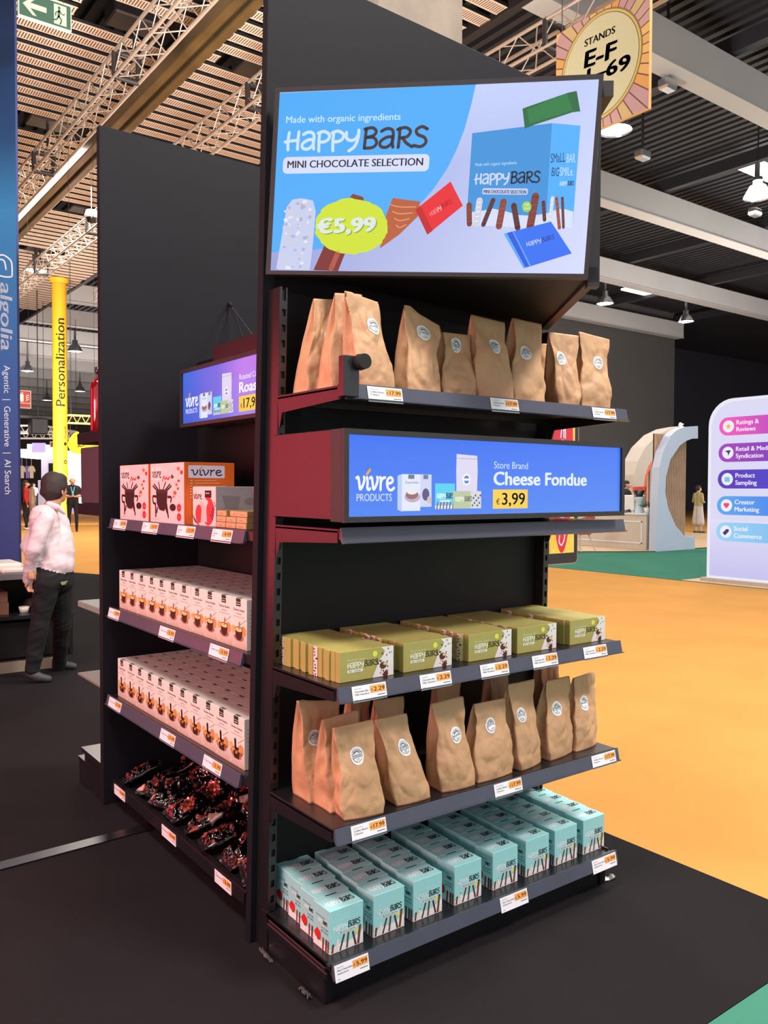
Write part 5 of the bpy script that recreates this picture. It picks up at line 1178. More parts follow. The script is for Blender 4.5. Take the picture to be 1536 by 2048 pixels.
mb = MB(); mb.box(10.9, 11.4, yl-W-.1, yl+.08, .007, .06, M=Matrix.Translation(Mt)); mb.build('plinth', M_CREAM, t)
setp(flat('lightbox_floor_mat', [(10.72, -2), (12.5, -2), (12.5, yl+.3), (10.72, yl+.3)], .006, M_WOODFLOOR), label='pale floor strip under the glowing lightbox wall', cat='mat')

# ------------------------------------------------------------------ white arch stand
AY = 10.0
P2 = lambda px, py, y=AY: (lambda p: (p.x, p.z))(at(px, py, 'y', y))
plate = [(1312.5, 1104), (1314, 1040), (1315, 997), (1319, 935), (1326, 904), (1341, 872), (1354, 860), (1368, 854), (1396, 852), (1396, 877), (1385, 877), (1372, 882), (1360, 891), (1341, 919), (1332, 954), (1330.5, 985), (1336.5, 1016), (1351, 1050.6), (1368, 1071), (1382, 1074.5), (1390, 1073), (1390, 1098)]
pp = [P2(*p) for p in plate]; zmin = min(p[1] for p in pp[:1]+pp[-1:]); pp[0] = (pp[0][0], 0); pp[-1] = (pp[-1][0], 0)
bx = pp[0][0]
t = empty('arch_stand', (bx, AY, 0), label='white arch stand wall with vertical timber slats inside its curve', cat='stand wall', )
Mp = -Vector((bx, AY, 0))
mb = MB(); mb.prism(pp, 0, .21, lambda x, z, d_: Vector((x, AY+d_, z))+Mp); mb.build('front_arch', mat('arch_white_paint', (190, 200, 222), .5, 0, .02, 2), t)
sx0 = P2(1326, 985)[0]; sx1 = P2(1388, 985)[0]; st = P2(1388, 872)[1]; sb = P2(1388, 1078)[1]
mb = MB(); mb.box(sx0, sx1, AY+.26, AY+.3, sb-.02, st+.02, M=Matrix.Translation(Mp)); mb.build('slat_backing', mat('slat_backing_dark', (64, 44, 36), .7), t)
mb = MB(); n = 19
for k in range(n): x = sx0+(sx1-sx0)*k/n; mb.box(x, x+(sx1-sx0)/n*.62, AY+.22, AY+.26, sb-.02, st+.02, M=Matrix.Translation(Mp))
mb.build('timber_slats', mat('timber_slat', (184, 148, 122), .6, 0, .12, 3), t)
BY = 13.2
rear = [(1266, 975), (1268, 950), (1275.6, 922.5), (1291, 894), (1316, 869), (1341, 857), (1368, 852), (1368, 874), (1345, 882), (1319, 900), (1310, 913), (1297.5, 932), (1290, 954), (1288, 975)]
pr_ = [P2(*p, BY) for p in rear]; pr_ = [(pr_[0][0], 0)]+pr_+[(pr_[-1][0], 0)]
t = empty('arch_stand', (pr_[0][0], BY, 0), label='cream arch wall with an orange inner edge behind the white one', cat='stand wall')
Mp2 = -Vector((pr_[0][0], BY, 0))
mb = MB(); mb.prism(pr_, 0, .5, lambda x, z, d_: Vector((x, BY+d_, z))+Mp2); mb.build('arch', M_CREAM, t)
mb = MB(); edge = pr_[8:]
for a, b in zip(edge, edge[1:]): mb.add([Vector((a[0], BY-.01, a[1]))+Mp2, Vector((b[0], BY-.01, b[1]))+Mp2, Vector((b[0]+.06, BY-.01, b[1]-.04))+Mp2, Vector((a[0]+.06, BY-.01, a[1]-.04))+Mp2, Vector((a[0], BY+.5, a[1]))+Mp2, Vector((b[0], BY+.5, b[1]))+Mp2, Vector((b[0]+.06, BY+.5, b[1]-.04))+Mp2, Vector((a[0]+.06, BY+.5, a[1]-.04))+Mp2], [(0, 1, 2, 3), (4, 7, 6, 5), (2, 6, 7, 3), (0, 4, 5, 1)])
mb.build('orange_edge', mat('orange_paint', (226, 84, 40), .5), t)
mb = MB(); ex0 = pr_[-1][0]
oarc = sorted(pr_[1:8])
def arc_h(x):
    for a, b in zip(oarc, oarc[1:]):
        if a[0] <= x <= b[0]: return a[1]+(b[1]-a[1])*(x-a[0])/(b[0]-a[0])-.12
    return oarc[-1][1]-.12
for k in range(9): x = ex0+.02+k*.17; mb.box(x, x+.1, BY+.3, BY+.36, 0, arc_h(x), M=Matrix.Translation(Mp2))
mb.build('timber_slats', MATS['timber_slat'], t)
mb = MB()
for k in range(9): x = ex0+.02+k*.17; mb.box(x, x+.17, BY+.36, BY+.4, 0, arc_h(x), M=Matrix.Translation(Mp2))
mb.build('slat_backing', MATS['slat_backing_dark'], t)
s_ = P2(1368, 854); t = empty('spotlight', (s_[0], AY+.1, s_[1]-.01), label='small bright spotlight on top of the white arch', cat='lamp')
mb = MB(); mb.lathe([(0, 0), (.04, 0), (.05, .06), (.03, .12), (0, .13)], 14); mb.build('housing', M_WHITE, t)
mb = MB(); mb.lathe([(0, 0), (.045, .02), (.0, .04)], 14, c=(0, -.03, .06)); mb.build('bulb', mat('spot_bulb', (255, 252, 240), emit=60), t)
# coffee counter
CX = bx+.05; zc_ = at(1290, 1027, 'x', CX).z; y1_ = 19.5
t = empty('coffee_counter', (CX, AY+.32, .0), label='cream panelled coffee counter beside the white arch', cat='counter')
mb = MB(); mb.box(0, .8, 0, y1_-AY-.32, .02, zc_-.04, ch=.005); mb.build('body', M_CREAM, t)
mb = MB(); mb.box(-.03, .83, -.0, y1_-AY-.32, zc_-.04, zc_, ch=.008); mb.build('countertop', M_WHITE, t)
mb = MB()
for ya, yb in ((.12, 2.4), (2.6, 4.9), (5.1, 7.5)):
    for a in ((ya, yb, .16, .19), (ya, yb, zc_-.22, zc_-.19), (ya, ya+.03, .16, zc_-.19), (yb-.03, yb, .16, zc_-.19)): mb.box(-.012, 0, a[0], a[1], a[2], a[3])
bd = [c for c in t.children if c.name.startswith('body')][0]; mb.build('panel_moulding', M_WHITE, bd)
def on_counter(px, dy): p = at(px, 1015, 'x', CX+.3); return Vector((CX+.3, p.y+dy, zc_))
p = on_counter(1262, 0); mb = MB(); mb.box(-.22, .26, -.24, .40, .06, .44, ch=.02)
for yy in (-.18, .3): mb.box(-.18, -.12, yy-.03, yy+.03, 0, .06); mb.box(.16, .22, yy-.03, yy+.03, 0, .06)
o = mb.build('body', M_WHITE); t = empty('espresso_machine', p, label='long white espresso machine standing on the cream counter', cat='coffee machine'); o.parent = t
mb = MB(); 
for yy in (-.12, .1, .32): mb.tube([(-.22, yy, .08), (-.32, yy, .06)], .018, 8)
mb.build('group_handle', M_BLACK, t)
p = on_counter(1286, 0); t = empty('coffee_grinder', p+Vector((-.16, 0, 0)), label='pale blue coffee grinder next to the espresso machine', cat='grinder')
mb = MB(); mb.lathe([(0, 0), (.12, 0), (.10, .03), (.08, .3), (.11, .32), (.11, .4)], 18); mb.build('body', mat('pale_blue', (196, 214, 228), .4), t); mb = MB(); mb.lathe([(.08, .4), (.13, .55), (.12, .56), (0, .57)], 18); mb.build('hopper', M_BLACK, t)
p = at(1296, 1022, 'x', CX+.1); t = empty('potted_plant', (CX+.10, max(p.y, AY+.42)-.04, zc_), label='small green plant in a white pot at the end of the counter', cat='plant')
mb = MB(); mb.lathe([(0, 0), (.055, 0), (.075, .14), (.06, .14), (0, .12)], 16); mb.build('pot', M_WHITE, t); mb = MB(); R = random.Random(2)
for k in range(46):
    a = R.uniform(0, 2*PI); e_ = R.uniform(.3, 1.4); L = R.uniform(.1, .2); dv = Vector((math.cos(a)*math.cos(e_), math.sin(a)*math.cos(e_), math.sin(e_))); s_ = dv.orthogonal().normalized()*.022; b0 = Vector((0, 0, .13))+dv*.05
    mb.add([b0, b0+dv*L*.5+s_, b0+dv*L, b0+dv*L*.5-s_], [(0, 1, 2, 3)])
mb.build('foliage', mat('plant_leaf', (50, 92, 44), .6, 0, .2, 20), t)
p = at(1279, 984, 'x', CX+.7); mb = MB(); mb.box(-.02, .02, -.19, .19, 0, .15, (222, 70, 44)); g = G(); g.text('COFFEE', 0, .045, .08, (250, 230, 220), 1, .02, 'c'); g.emit(mb, lambda x, y, lv: Vector((-.022-.002*lv, -x, y)))
mb.tube([(0, -.15, -.5), (0, -.15, 0)], .01, 6, (90, 90, 90)); mb.tube([(0, .15, -.5), (0, .15, 0)], .015, 6, (90, 90, 90))
o = mb.build('counter_sign', M_PRINT, loc=(CX+.7, p.y, zc_+.5)); setp(o, label='small orange sign raised behind the espresso machine', cat='sign')
# orange shell chair
p = at(1175, 1104, 'z', .02); t = empty('shell_chair', (p.x+.1, p.y+.3, .02), label='orange shell chair with pale legs in front of the coffee counter', cat='chair')
mb = MB(); V = []; NN = 16
for j in range(9):
    v = j/8
    for k in range(NN+1):
        a = PI*(1.0*k/NN)+PI; rr = .30*(.7+.5*v); V.append((rr*math.cos(a), rr*math.sin(a)*.9, .42+.42*v*(.5+.5*math.sin(PI*k/NN))))
fs = [(j*(NN+1)+k, j*(NN+1)+k+1, (j+1)*(NN+1)+k+1, (j+1)*(NN+1)+k) for j in range(8) for k in range(NN)]
mb.add(V, fs, sm=True); mb.add([(v[0]*.94, v[1]*.94, v[2]) for v in V], [f[::-1] for f in fs], sm=True); mb.build('shell', mat('orange_fabric', (222, 78, 40), .7, 0, .05, 20), t)
mb = MB(); mb.lathe([(0, .40), (.24, .40), (.27, .44), (.24, .48), (0, .49)], 20); mb.build('seat', MATS['orange_fabric'], t)
for sx, sy in ((-1, -1), (1, -1), (-1, 1), (1, 1)):
    mb = MB(); mb.tube([(sx*.14, sy*.12, .41), (sx*.26, sy*.24, 0)], [.016, .011], 8); mb.build('leg', M_CREAM, t)
# glowing kiosk fascia far behind
p = at(1232, 950, 'y', 23.5); p2_ = at(1290, 950, 'y', 23.5)
t = empty('kiosk', (p.x, 23.5, 0), label='distant kiosk with a glowing cream fascia left of the arches', cat='kiosk')
za = at(1250, 926, 'y', 23.5).z; zb2 = at(1250, 938, 'y', 23.5).z
mb = MB(); mb.box(0, p2_.x-p.x+1.5, 0, .3, zb2, za); mb.build('fascia', mat('cream_glow', (236, 226, 176), .5, emit=.9), t)
mb = MB(); mb.box(0, p2_.x-p.x+1.5, -.02, .1, zb2-.22, zb2-.12); mb.build('light_strip', mat('amber_glow', (240, 160, 70), .5, emit=1.0), t)
mb = MB()
for x in (0.0, p2_.x-p.x+1.4): mb.box(x, x+.1, .1, .2, 0, zb2)
mb.box(0, p2_.x-p.x+1.5, .4, 1.0, 0, 1.0); mb.build('counter', MATS['dark_grey_wall'], t)

# ------------------------------------------------------------------ people
def capsule(bm, p0, r0, p1, r1, n=12):
    p0, p1 = Vector(p0), Vector(p1); d = p1-p0; L = d.length
    d = d.normalized() if L > 1e-6 else Vector((0, 0, 1)); a = d.orthogonal().normalized(); b = d.cross(a); rings = []
    for k in range(1, 5): t_ = -PI/2+PI/2*k/4; rings.append((p0+d*r0*math.sin(t_), r0*math.cos(t_)))
    for k in range(0, 4): t_ = PI/2*k/4; rings.append((p1+d*r1*math.sin(t_), r1*math.cos(t_)))
    vs = [[bm.verts.new(c+(a*math.cos(2*PI*i/n)+b*math.sin(2*PI*i/n))*r) for i in range(n)] for c, r in rings]
    s = bm.verts.new(p0-d*r0); e_ = bm.verts.new(p1+d*r1)
    for i in range(n):
        bm.faces.new((s, vs[0][(i+1) % n], vs[0][i])); bm.faces.new((e_, vs[-1][i], vs[-1][(i+1) % n]))
        for j in range(len(vs)-1): bm.faces.new((vs[j][i], vs[j][(i+1) % n], vs[j+1][(i+1) % n], vs[j+1][i]))
def blob(name, bones, mats, voxel, parent=None, smooth=4, wrinkle=0, seed=0):
    bm = bmesh.new()
    for b in bones: capsule(bm, *b[:4])
    me = bpy.data.meshes.new(name); bm.to_mesh(me); bm.free(); o = bpy.data.objects.new(name, me); COL.objects.link(o)
    md = o.modifiers.new('r', 'REMESH'); md.mode = 'VOXEL'; md.voxel_size = voxel; sm = o.modifiers.new('s', 'SMOOTH'); sm.iterations = smooth; sm.factor = .6
    dg = bpy.context.evaluated_depsgraph_get(); dg.update(); m2 = bpy.data.meshes.new_from_object(o.evaluated_get(dg)); o.modifiers.clear(); o.data = m2; bpy.data.meshes.remove(me); m2.name = name
    m2.materials.clear()
    for m in mats: m2.materials.append(m)
    if wrinkle:
        for v in m2.vertices: v.co += v.normal*(noise.noise(Vector((v.co.x*9, v.co.y*9, v.co.z*5+seed)))*wrinkle+abs(noise.noise(Vector((v.co.x*16, v.co.y*16, v.co.z*10+seed))))*wrinkle*.6)
    for f in m2.polygons:
        c = f.center; best = 1e9
        for b in bones:
            p0, r0, p1, r1, tg = Vector(b[0]), b[1], Vector(b[2]), b[3], b[4]; d = p1-p0; L2 = d.length_squared
            t_ = max(0, min(1, (c-p0).dot(d)/L2)) if L2 > 1e-9 else 0; q = (c-(p0+d*t_)).length-(r0+(r1-r0)*t_)
            if q < best: best = q; k = tg
        f.material_index = k; f.use_smooth = True
    if parent: o.parent = parent
    return o
def person(loc, rz, label, top, bottom, hair, H=1.74, skin=(200, 146, 118), arms='front', group='people in the aisles', skirt=False, bald=False, stride=.05, head_down=.03, vox=.02, shoe=(24, 24, 26), long_hair=False, coat=False):
    """stands facing -y in its own frame"""
    s = H/1.74; t = empty('person', loc, rz, label=label, cat='person', group=group); t.scale = (s, s, s)
    ms_ = [mat('skin_%d_%d' % (skin[0], skin[1]), skin, .55, 0, .05, 20), mat('cloth_%d_%d_%d' % top, top, .85, 0, .08, 12), mat('cloth_%d_%d_%d' % bottom, bottom, .85, 0, .08, 12)]
    B = []
    A = lambda p0, r0, p1, r1, k: B.append((p0, r0, p1, r1, k))
    A((0, .01, 1.60), .088, (0, -.01-head_down, 1.555), .074, 0); A((0, -.095-head_down, 1.575), .012, (0, -.10-head_down, 1.555), .016, 0)
    A((0, .02, 1.42), .055, (0, .01, 1.52), .052, 0)
    for sx in (-1, 1):
        A((sx*.04, .01, 1.40), .075, (sx*.15, .01, 1.385), .07, 1); A((sx*.09, 0, 1.33), .11, (sx*.07, 0, 1.12), .10, 1); A((sx*.07, 0, 1.12), .10, (sx*.08, 0, .98), .105, 1 if not coat else 1)
        A((sx*.085, 0, .95), .10, (sx*.09, 0, .90), .105, 2); A((sx*.09, 0, .88), .095, (sx*(.10+stride*.3), -sx*stride, .50), .062, 2); A((sx*(.10+stride*.3), -sx*stride, .50), .060, (sx*.11, sx*stride*.5, .09), .044, 2)
        A((sx*.085+sx*.02, 0, 1.60), .018, (sx*.085, .0, 1.585), .016, 0)
        if arms == 'front':
            A((sx*.19, .01, 1.37), .056, (sx*.25, .02, 1.12), .045, 1); A((sx*.25, .02, 1.12), .040, (sx*.06, -.22, 1.10), .030, 0 if top[0] < 60 else 1); A((sx*.06, -.22, 1.10), .030, (sx*.01, -.26, 1.12), .024, 0)
        else:
            A((sx*.19, .01, 1.37), .056, (sx*.24, .02, 1.10), .046, 1); A((sx*.24, .02, 1.10), .042, (sx*.25, -.05, .86), .032, 1); A((sx*.25, -.05, .86), .03, (sx*.25, -.07, .78), .026, 0)
        if skirt: A((sx*.07, 0, .92), .11, (sx*.10, 0, .38), .15, 2)
        if coat: A((sx*.07, 0, .95), .12, (sx*.09, .01, .62), .13, 1)
    blob('body', B, ms_, vox, t, 3)
    if not bald:
        Hb = [((0, .02, 1.625), .098, (0, .045, 1.60), .095, 0)]
        if long_hair: Hb.append(((0, .06, 1.60), .085, (0, .09, 1.40), .06, 0))
        blob('hair', Hb, [mat('hair_%d' % hair[0], hair, .7)], vox, t, 2)
    for sx in (-1, 1): 
        y = sx*stride*.5; blob('shoe', [((sx*.11, y+.04, .04), .04, (sx*.12, y-.16, .032), .032, 0)], [mat('shoe_%d' % shoe[0], shoe, .5)], vox*.8, t, 1)
    return t
DF_ = lambda px, py: at(px, py, 'z', 0)
def facecam(p, off=0): return math.atan2(CAM.y-p.y, CAM.x-p.x)+PI/2+off
pm = DF_(146, 1063)
tp = person(pm, facecam(pm), 'bald person in dark clothes with a teal lanyard looking down at their hands', (24, 26, 32), (20, 20, 24), (60, 50, 40), 1.86, (206, 140, 110), bald=True, stride=.03, head_down=.06)
blob('lanyard', [((-.05, -.10, 1.40), .018, (-.01, -.15, 1.18), .02, 0), ((.05, -.10, 1.40), .018, (.01, -.15, 1.18), .02, 0), ((0, -.14, 1.2), .03, (0, -.15, 1.12), .04, 0)], [mat('lanyard_teal', (96, 160, 168), .6)], .012, tp, 1)
p = DF_(53, 1059); person(p, facecam(p, 1.5), 'person in a red top and black trousers beside the blue banner', (170, 34, 40), (22, 20, 24), (44, 30, 24), 1.76, stride=.05, long_hair=True, arms='down', shoe=(220, 214, 214))
p = DF_(64, 1030); person(p, facecam(p, 2.2), 'person in a long beige coat behind the one in red', (214, 180, 146), (196, 160, 130), (60, 44, 34), 1.72, arms='down', coat=True, skirt=True, shoe=(40, 34, 30))
p = DF_(68, 1022); person(p, facecam(p, .3), 'bearded person in a pale blue shirt and dark trousers in the aisle', (176, 188, 206), (30, 36, 50), (84, 54, 36), 1.78)
p = DF_(79, 1021); person(p, facecam(p, 2.6), 'person in dark clothes just left of the yellow column', (34, 26, 30), (30, 26, 30), (46, 32, 26), 1.76, arms='down')
p = DF_(1396, 1066); person(p, facecam(p, 2.3), 'person in an olive top and pale skirt between arch and lightbox', (150, 138, 92), (176, 168, 160), (22, 20, 22), 1.66, arms='front', skirt=True)
p = at(1254, 985, 'x', CX+2.6); person((p.x, p.y, .02), facecam(p, 1.3), 'person in black behind the coffee counter', (26, 24, 28), (24, 24, 26), (22, 20, 20), 1.74)

# the person in the pale pink shirt
q0 = DF_(80, 1366); DP = (q0-CAM).dot(fwd)
def J(px, py, dz=0): return dep(px, py, DP+dz)
t = empty('person', (q0.x, q0.y, 0), label='person in a pale pink shirt and black trousers with hands clasped behind', cat='person'); To = Vector((q0.x, q0.y, 0))
Bn = []
def A(p0, r0, p1, r1, k): Bn.append((p0-To, r0, p1-To, r1, k))
SK, SH, TR_ = 0, 1, 2
# head (turned away to the right), neck
A(J(108, 968, .02), .086, J(108, 982, .02), .078, SK); A(J(116, 980, .03), .066, J(121, 994, .05), .044, SK); A(J(126, 977, .09), .02, J(131, 984, .11), .016, SK); A(J(124, 996, .07), .018, J(128, 998, .08), .016, SK)
A(J(109, 992, .02), .055, J(105, 1014, .0), .058, SK)
A(J(124.5, 982, -.035), .011, J(125.5, 989, -.035), .010, SK)
# torso
A(J(84, 1032, -.08), .070, J(112, 1034, .12), .072, SH); A(J(88, 1036, -.05), .105, J(92, 1082, -.02), .128, SH); A(J(108, 1038, .10), .100, J(114, 1080, .08), .125, SH)
A(J(92, 1082, -.02), .128, J(100, 1118, -.02), .122, SH); A(J(114, 1080, .06), .128, J(118, 1116, .06), .122, SH)
A(J(98, 1118, -.02), .120, J(104, 1128, -.02), .124, SH); A(J(118, 1118, .05), .118, J(122, 1128, .05), .108, SH)
# hips and legs
A(J(98, 1142, -.03), .112, J(98, 1158, -.04), .118, TR_); A(J(118, 1142, .06), .110, J(118, 1160, .06), .112, TR_)
A(J(95, 1160, -.06), .105, J(80, 1245, -.04), .072, TR_); A(J(80, 1245, -.04), .074, J(65, 1338, .0), .058, TR_)
A(J(119, 1160, .10), .105, J(124, 1250, .22), .072, TR_); A(J(124, 1250, .22), .072, J(118, 1334, .45), .055, TR_)
# near arm reaching back, far arm behind the back
A(J(90, 1040, -.16), .068, J(68, 1098, -.22), .060, SH); A(J(68, 1098, -.22), .060, J(58, 1140, -.16), .046, SH); A(J(58, 1140, -.16), .044, J(56, 1160, -.13), .040, SH)
A(J(56, 1163, -.13), .026, J(58, 1174, -.12), .028, SK)
A(J(80, 1040, .1), .06, J(58, 1090, .08), .056, SH); A(J(56, 1092, .08), .054, J(72, 1140, -.03), .042, SH)
A(J(76, 1141, -.06), .026, J(68, 1148, -.13), .026, SK)
for k in range(4):          # fingers of the gripping hand wrap around the wrist
    y = 1142+k*4.6; A(J(74, y, -.09), .0095, J(66, y+2, -.185), .0090, SK); A(J(66, y+2, -.185), .0090, J(58-k*.5, y+1.5, -.20), .0080, SK)
for k in range(4):          # relaxed fingers of the held hand
    A(J(55+k*2.4, 1173, -.14+k*.012), .0095, J(54+k*2.8, 1180+(1.5 if k in (1, 2) else 0), -.16+k*.012), .0085, SK); A(J(54+k*2.8, 1180, -.16+k*.012), .0085, J(57+k*2.4, 1184, -.18+k*.012), .0075, SK)
A(J(54, 1166, -.16), .010, J(50, 1173, -.18), .0090, SK)
m_sh = mat('pale_pink_shirt', (216, 198, 204), .8, 0, .03, 10); m_tr = mat('black_trousers', (13, 13, 18), .85, 0, .08, 14)
ob = blob('body', Bn, [M_SKIN, m_sh, m_tr], .0085, t, 5, 0, 3)
me = ob.data
for v in me.vertices:           # cloth folds
    c = v.co; n1 = noise.noise(Vector((c.x*7+c.z*6, c.y*7, c.z*7)))
    z = c.z
    fold = abs(noise.noise(Vector((c.x*10-c.z*9, c.y*10, c.z*16))))
    if .93 < z < 1.36: v.co += v.normal*(n1*.012-fold*.010)
    elif .1 < z <= .93: v.co += v.normal*(n1*.008-fold*.008)
for nm_, bones, m_, vx in (
    ('hair', [(J(106, 966, .0), .090, J(105, 980, -.01), .085, 0), (J(112, 966, .04), .082, J(109, 973, .0), .084, 0), (J(101, 984, -.01), .078, J(104, 996, .0), .050, 0), (J(118, 962, .04), .065, J(122, 970, .05), .050, 0)], mat('dark_brown_hair', (52, 38, 38), .65, 0, .2, 60, .4, 120), .009),
    ('collar', [(J(98, 1009, -.06), .026, J(114, 1014, -.06), .024, 0), (J(114, 1014, -.06), .022, J(128, 1026, -.02), .014, 0), (J(98, 1009, -.06), .024, J(94, 1010, .06), .026, 0), (J(94, 1010, .06), .024, J(116, 1008, .12), .022, 0)], m_sh, .008),
    ('shoe', [(J(62, 1350, .0), .044, J(74, 1356, .0), .040, 0), (J(74, 1357, .0), .038, J(97, 1361, .02), .028, 0)], mat('grey_shoe', (54, 56, 60), .6), .008),
    ('shoe', [(J(116, 1343, .46), .042, J(126, 1346, .46), .038, 0), (J(126, 1346, .46), .036, J(148, 1349, .48), .026, 0)], MATS['grey_shoe'], .008),
    ('pocket_badge', [(J(122, 1166, -.075), .008, J(134, 1163, -.03), .008, 0), (J(124, 1170, -.075), .007, J(131, 1168, -.045), .007, 0)], mat('badge_print', (110, 116, 70), .6), .006)):
    blob(nm_, [(b[0]-To, b[1], b[2]-To, b[3], b[4]) for b in bones], [m_], vx, t, 2)
sole = [c for c in t.children if c.name.startswith('shoe')]
for s_ in sole:
    zl_ = min(v.co.z for v in s_.data.vertices); s_.location.z = -zl_+.002

# ------------------------------------------------------------------ dark service counter on the left
cy = at(20, 1349, 'z', 0).y; cz = at(20, 1148, 'y', cy).z; xr_ = at(146, 1140, 'y', cy).x; xl_ = -4.2
t = empty('service_counter', ((xl_+xr_)/2, cy, 0), label='dark service counter with a grey top edge at the left edge', cat='counter'); hx = (xr_-xl_)/2
mb = MB(); mb.box(-hx, hx, 0, .7, cz-.05, cz, ch=.004); mb.build('countertop', mat('grey_laminate', (116, 112, 114), .5), t)
zs = at(20, 1233, 'y', cy).z
mb = MB(); mb.box(-hx, hx, 0, .68, zs-.03, zs); mb.build('shelf', M_BLACK, t)
mb = MB(); mb.box(-hx, hx, .62, .66, .1, cz-.05); mb.box(hx-.03, hx, .02, .66, .1, cz-.05); mb.box(-hx, hx, .05, .07, .12, zs-.06); mb.build('panels', M_BACK, t)
zk = at(20, 1327, 'y', cy).z
mb = MB(); mb.box(-hx, hx-.1, .06, .5, 0, max(zk, .07)); mb.build('plinth', mat('beige_plinth', (120, 108, 92), .8), t)
def box_thing(name, p0, p1, y, depth, z, m, label, cat, ch=.01, H=None):
    a = at(p0[0], p0[1], 'y', y); b = at(p1[0], p1[1], 'y', y); mb = MB(); h = H or (a.z-b.z); mb.box(0, b.x-a.x, 0, depth, 0, h, ch=ch); return setp(mb.build(name, m, loc=(a.x, y, z)), label=label, cat=cat)
box_thing('serving_tray', (-60, 1101), (48, 1134), cy+.12, .42, cz+.0, mat('white_plastic', (232, 226, 216), .35), 'long white plastic tray on top of the dark counter', 'tray', .02, .075)
box_thing('serving_tray', (4, 1116), (52, 1134), cy+.02, .09, cz, MATS['white_plastic'], 'small white tray in front of the long one on the counter', 'tray', .012, .04)
box_thing('cardboard_box', (-30, 1205), (16, 1222), cy+.1, .3, zs+.10, mat('cardboard', (112, 76, 56), .85, 0, .05, 10), 'upper brown cardboard box on the counter shelf', 'box', .003, .085)
box_thing('cardboard_box', (-30, 1205), (18, 1222), cy+.1, .3, zs, MATS['cardboard'], 'lower brown cardboard box on the counter shelf', 'box', .003, .099)
p = at(48, 1222, 'y', cy+.15); mb = MB(); mb.lathe([(0, 0), (.03, 0), (.042, .05), (.04, .05), (.028, .006), (0, .006)], 20); setp(mb.build('paper_cup', MATS['white_plastic'], loc=(p.x, cy+.15, zs)), label='small white paper cup on the counter shelf', cat='cup')
p = at(69, 1222, 'y', cy+.15); mb = MB(); mb.lathe([(0, 0), (.016, .004), (.026, .018), (.02, .034), (0, .04)], 16); setp(mb.build('napkin_ball', MATS['white_plastic'], loc=(p.x, cy+.15, zs)), label='small round white napkin right of the paper cup', cat='napkin')
p = at(62, 1205, 'y', cy+.3); blob_o = blob('paper_bag', [((0, 0, .045), .045, (.08, 0, .055), .04, 0), ((-.03, 0, .03), .03, (.10, .02, .035), .03, 0)], [mat('brown_bag', (96, 70, 62), .85)], .012, None, 3, .01)
blob_o.location = (p.x, cy+.36, zs+.002); setp(blob_o, label='crumpled brown paper bag behind the white cup', cat='bag')

# ------------------------------------------------------------------ next shelving bay beyond the left panel
yn = 1.9435
def slabby(name, x, y0, y1, z, th, w_, m, label, grp='shelves beyond the left panel'):
    mb = MB(); mb.box(0, w_, 0, y1-y0, -th, 0, ch=.003); return setp(mb.build(name, m, loc=(x, y0, z)), label=label, cat='shelf', group=grp)
def xz(px, py, y): p = at(px, py, 'y', y); return p.x, p.z
y2 = 2.30
xa, za = xz(157, 1197, y2); xb, zb3 = xz(200, 1224, yn+.0)
slabby('steel_shelf', -.015, yn, y2, .915, .03, .434, mat('teal_lit_shelf', (128, 140, 134), .5, 0, .06, 6), 'teal-lit empty shelf beyond the left panel, level with the cartons')  # teal light on this shelf is put into its colour
xa, za2 = xz(157, 1343, y2); slabby('steel_shelf', -.018, yn, y2, .552, .012, .437, mat('pale_grey_shelf', (120, 112, 104), .6), 'thin grey shelf beyond the left panel, near the lower cartons')
xa, za3 = xz(160, 846, y2); za3 = 1.75; slabby('steel_shelf', -.012, yn, y2, za3, .055, .431, M_PANEL, 'thick dark shelf carrying the red bottle beyond the left panel')
xa, za4 = xz(157, 1007, y2); za4 = 1.404; slabby('steel_shelf', -.013, yn, y2, za4, .055, .432, M_PANEL, 'thick dark shelf beyond the left panel under the grey case')
xa, zt5 = xz(161, 893, y2); _, zb5 = xz(161, 1003, y2)
mb = MB(); mb.box(0, .4, 0, .30, 0, .272, ch=.004); setp(mb.build('display_case', mat('dark_violet_grey', (62, 56, 68), .5), loc=(-.011, yn+.005, za4+.001)), label='dark grey screen case standing beyond the left panel', cat='screen case')
mb = MB(); mb.box(-.015, .4, yn, 2.29, .0, .135); mb.box(-.022, -.015, yn, 2.29, .12, .135); mb.box(-.018, .4, yn, 2.25, .17, .187); mb.box(.0, .4, yn+.01, 2.25, .135, .17); 
setp(mb.build('base_deck', M_BLACK), label='black base deck of the shelving beyond the left panel', cat='shelf base')
mb = MB(); mb.box(.42, .46, yn, 2.35, 0, 2.1); setp(mb.build('back_panel', M_BACK), label='black back panel of the shelving beyond the left panel', cat='panel')
p = at(193, 845, 'y', 2.13)
t = empty('red_bottle', (p.x+.01, 2.13, za3), label='tall glossy red bottle on the thick dark shelf', cat='bottle')
hb = at(192, 755, 'y', 2.13).z-za3
mb = MB(); mb.lathe([(0, 0), (.032, 0), (.038, .01), (.038, hb*.78), (.034, hb*.9), (.018, hb), (0, hb)], 24); mb.build('body', mat('red_gloss', (150, 12, 30), .12, .3, coat=1), t)
mb = MB(); mb.lathe([(.012, hb), (.012, hb+.02), (.017, hb+.025), (.017, hb+.05), (0, hb+.052)], 14); mb.build('cap', M_BLACK, t)

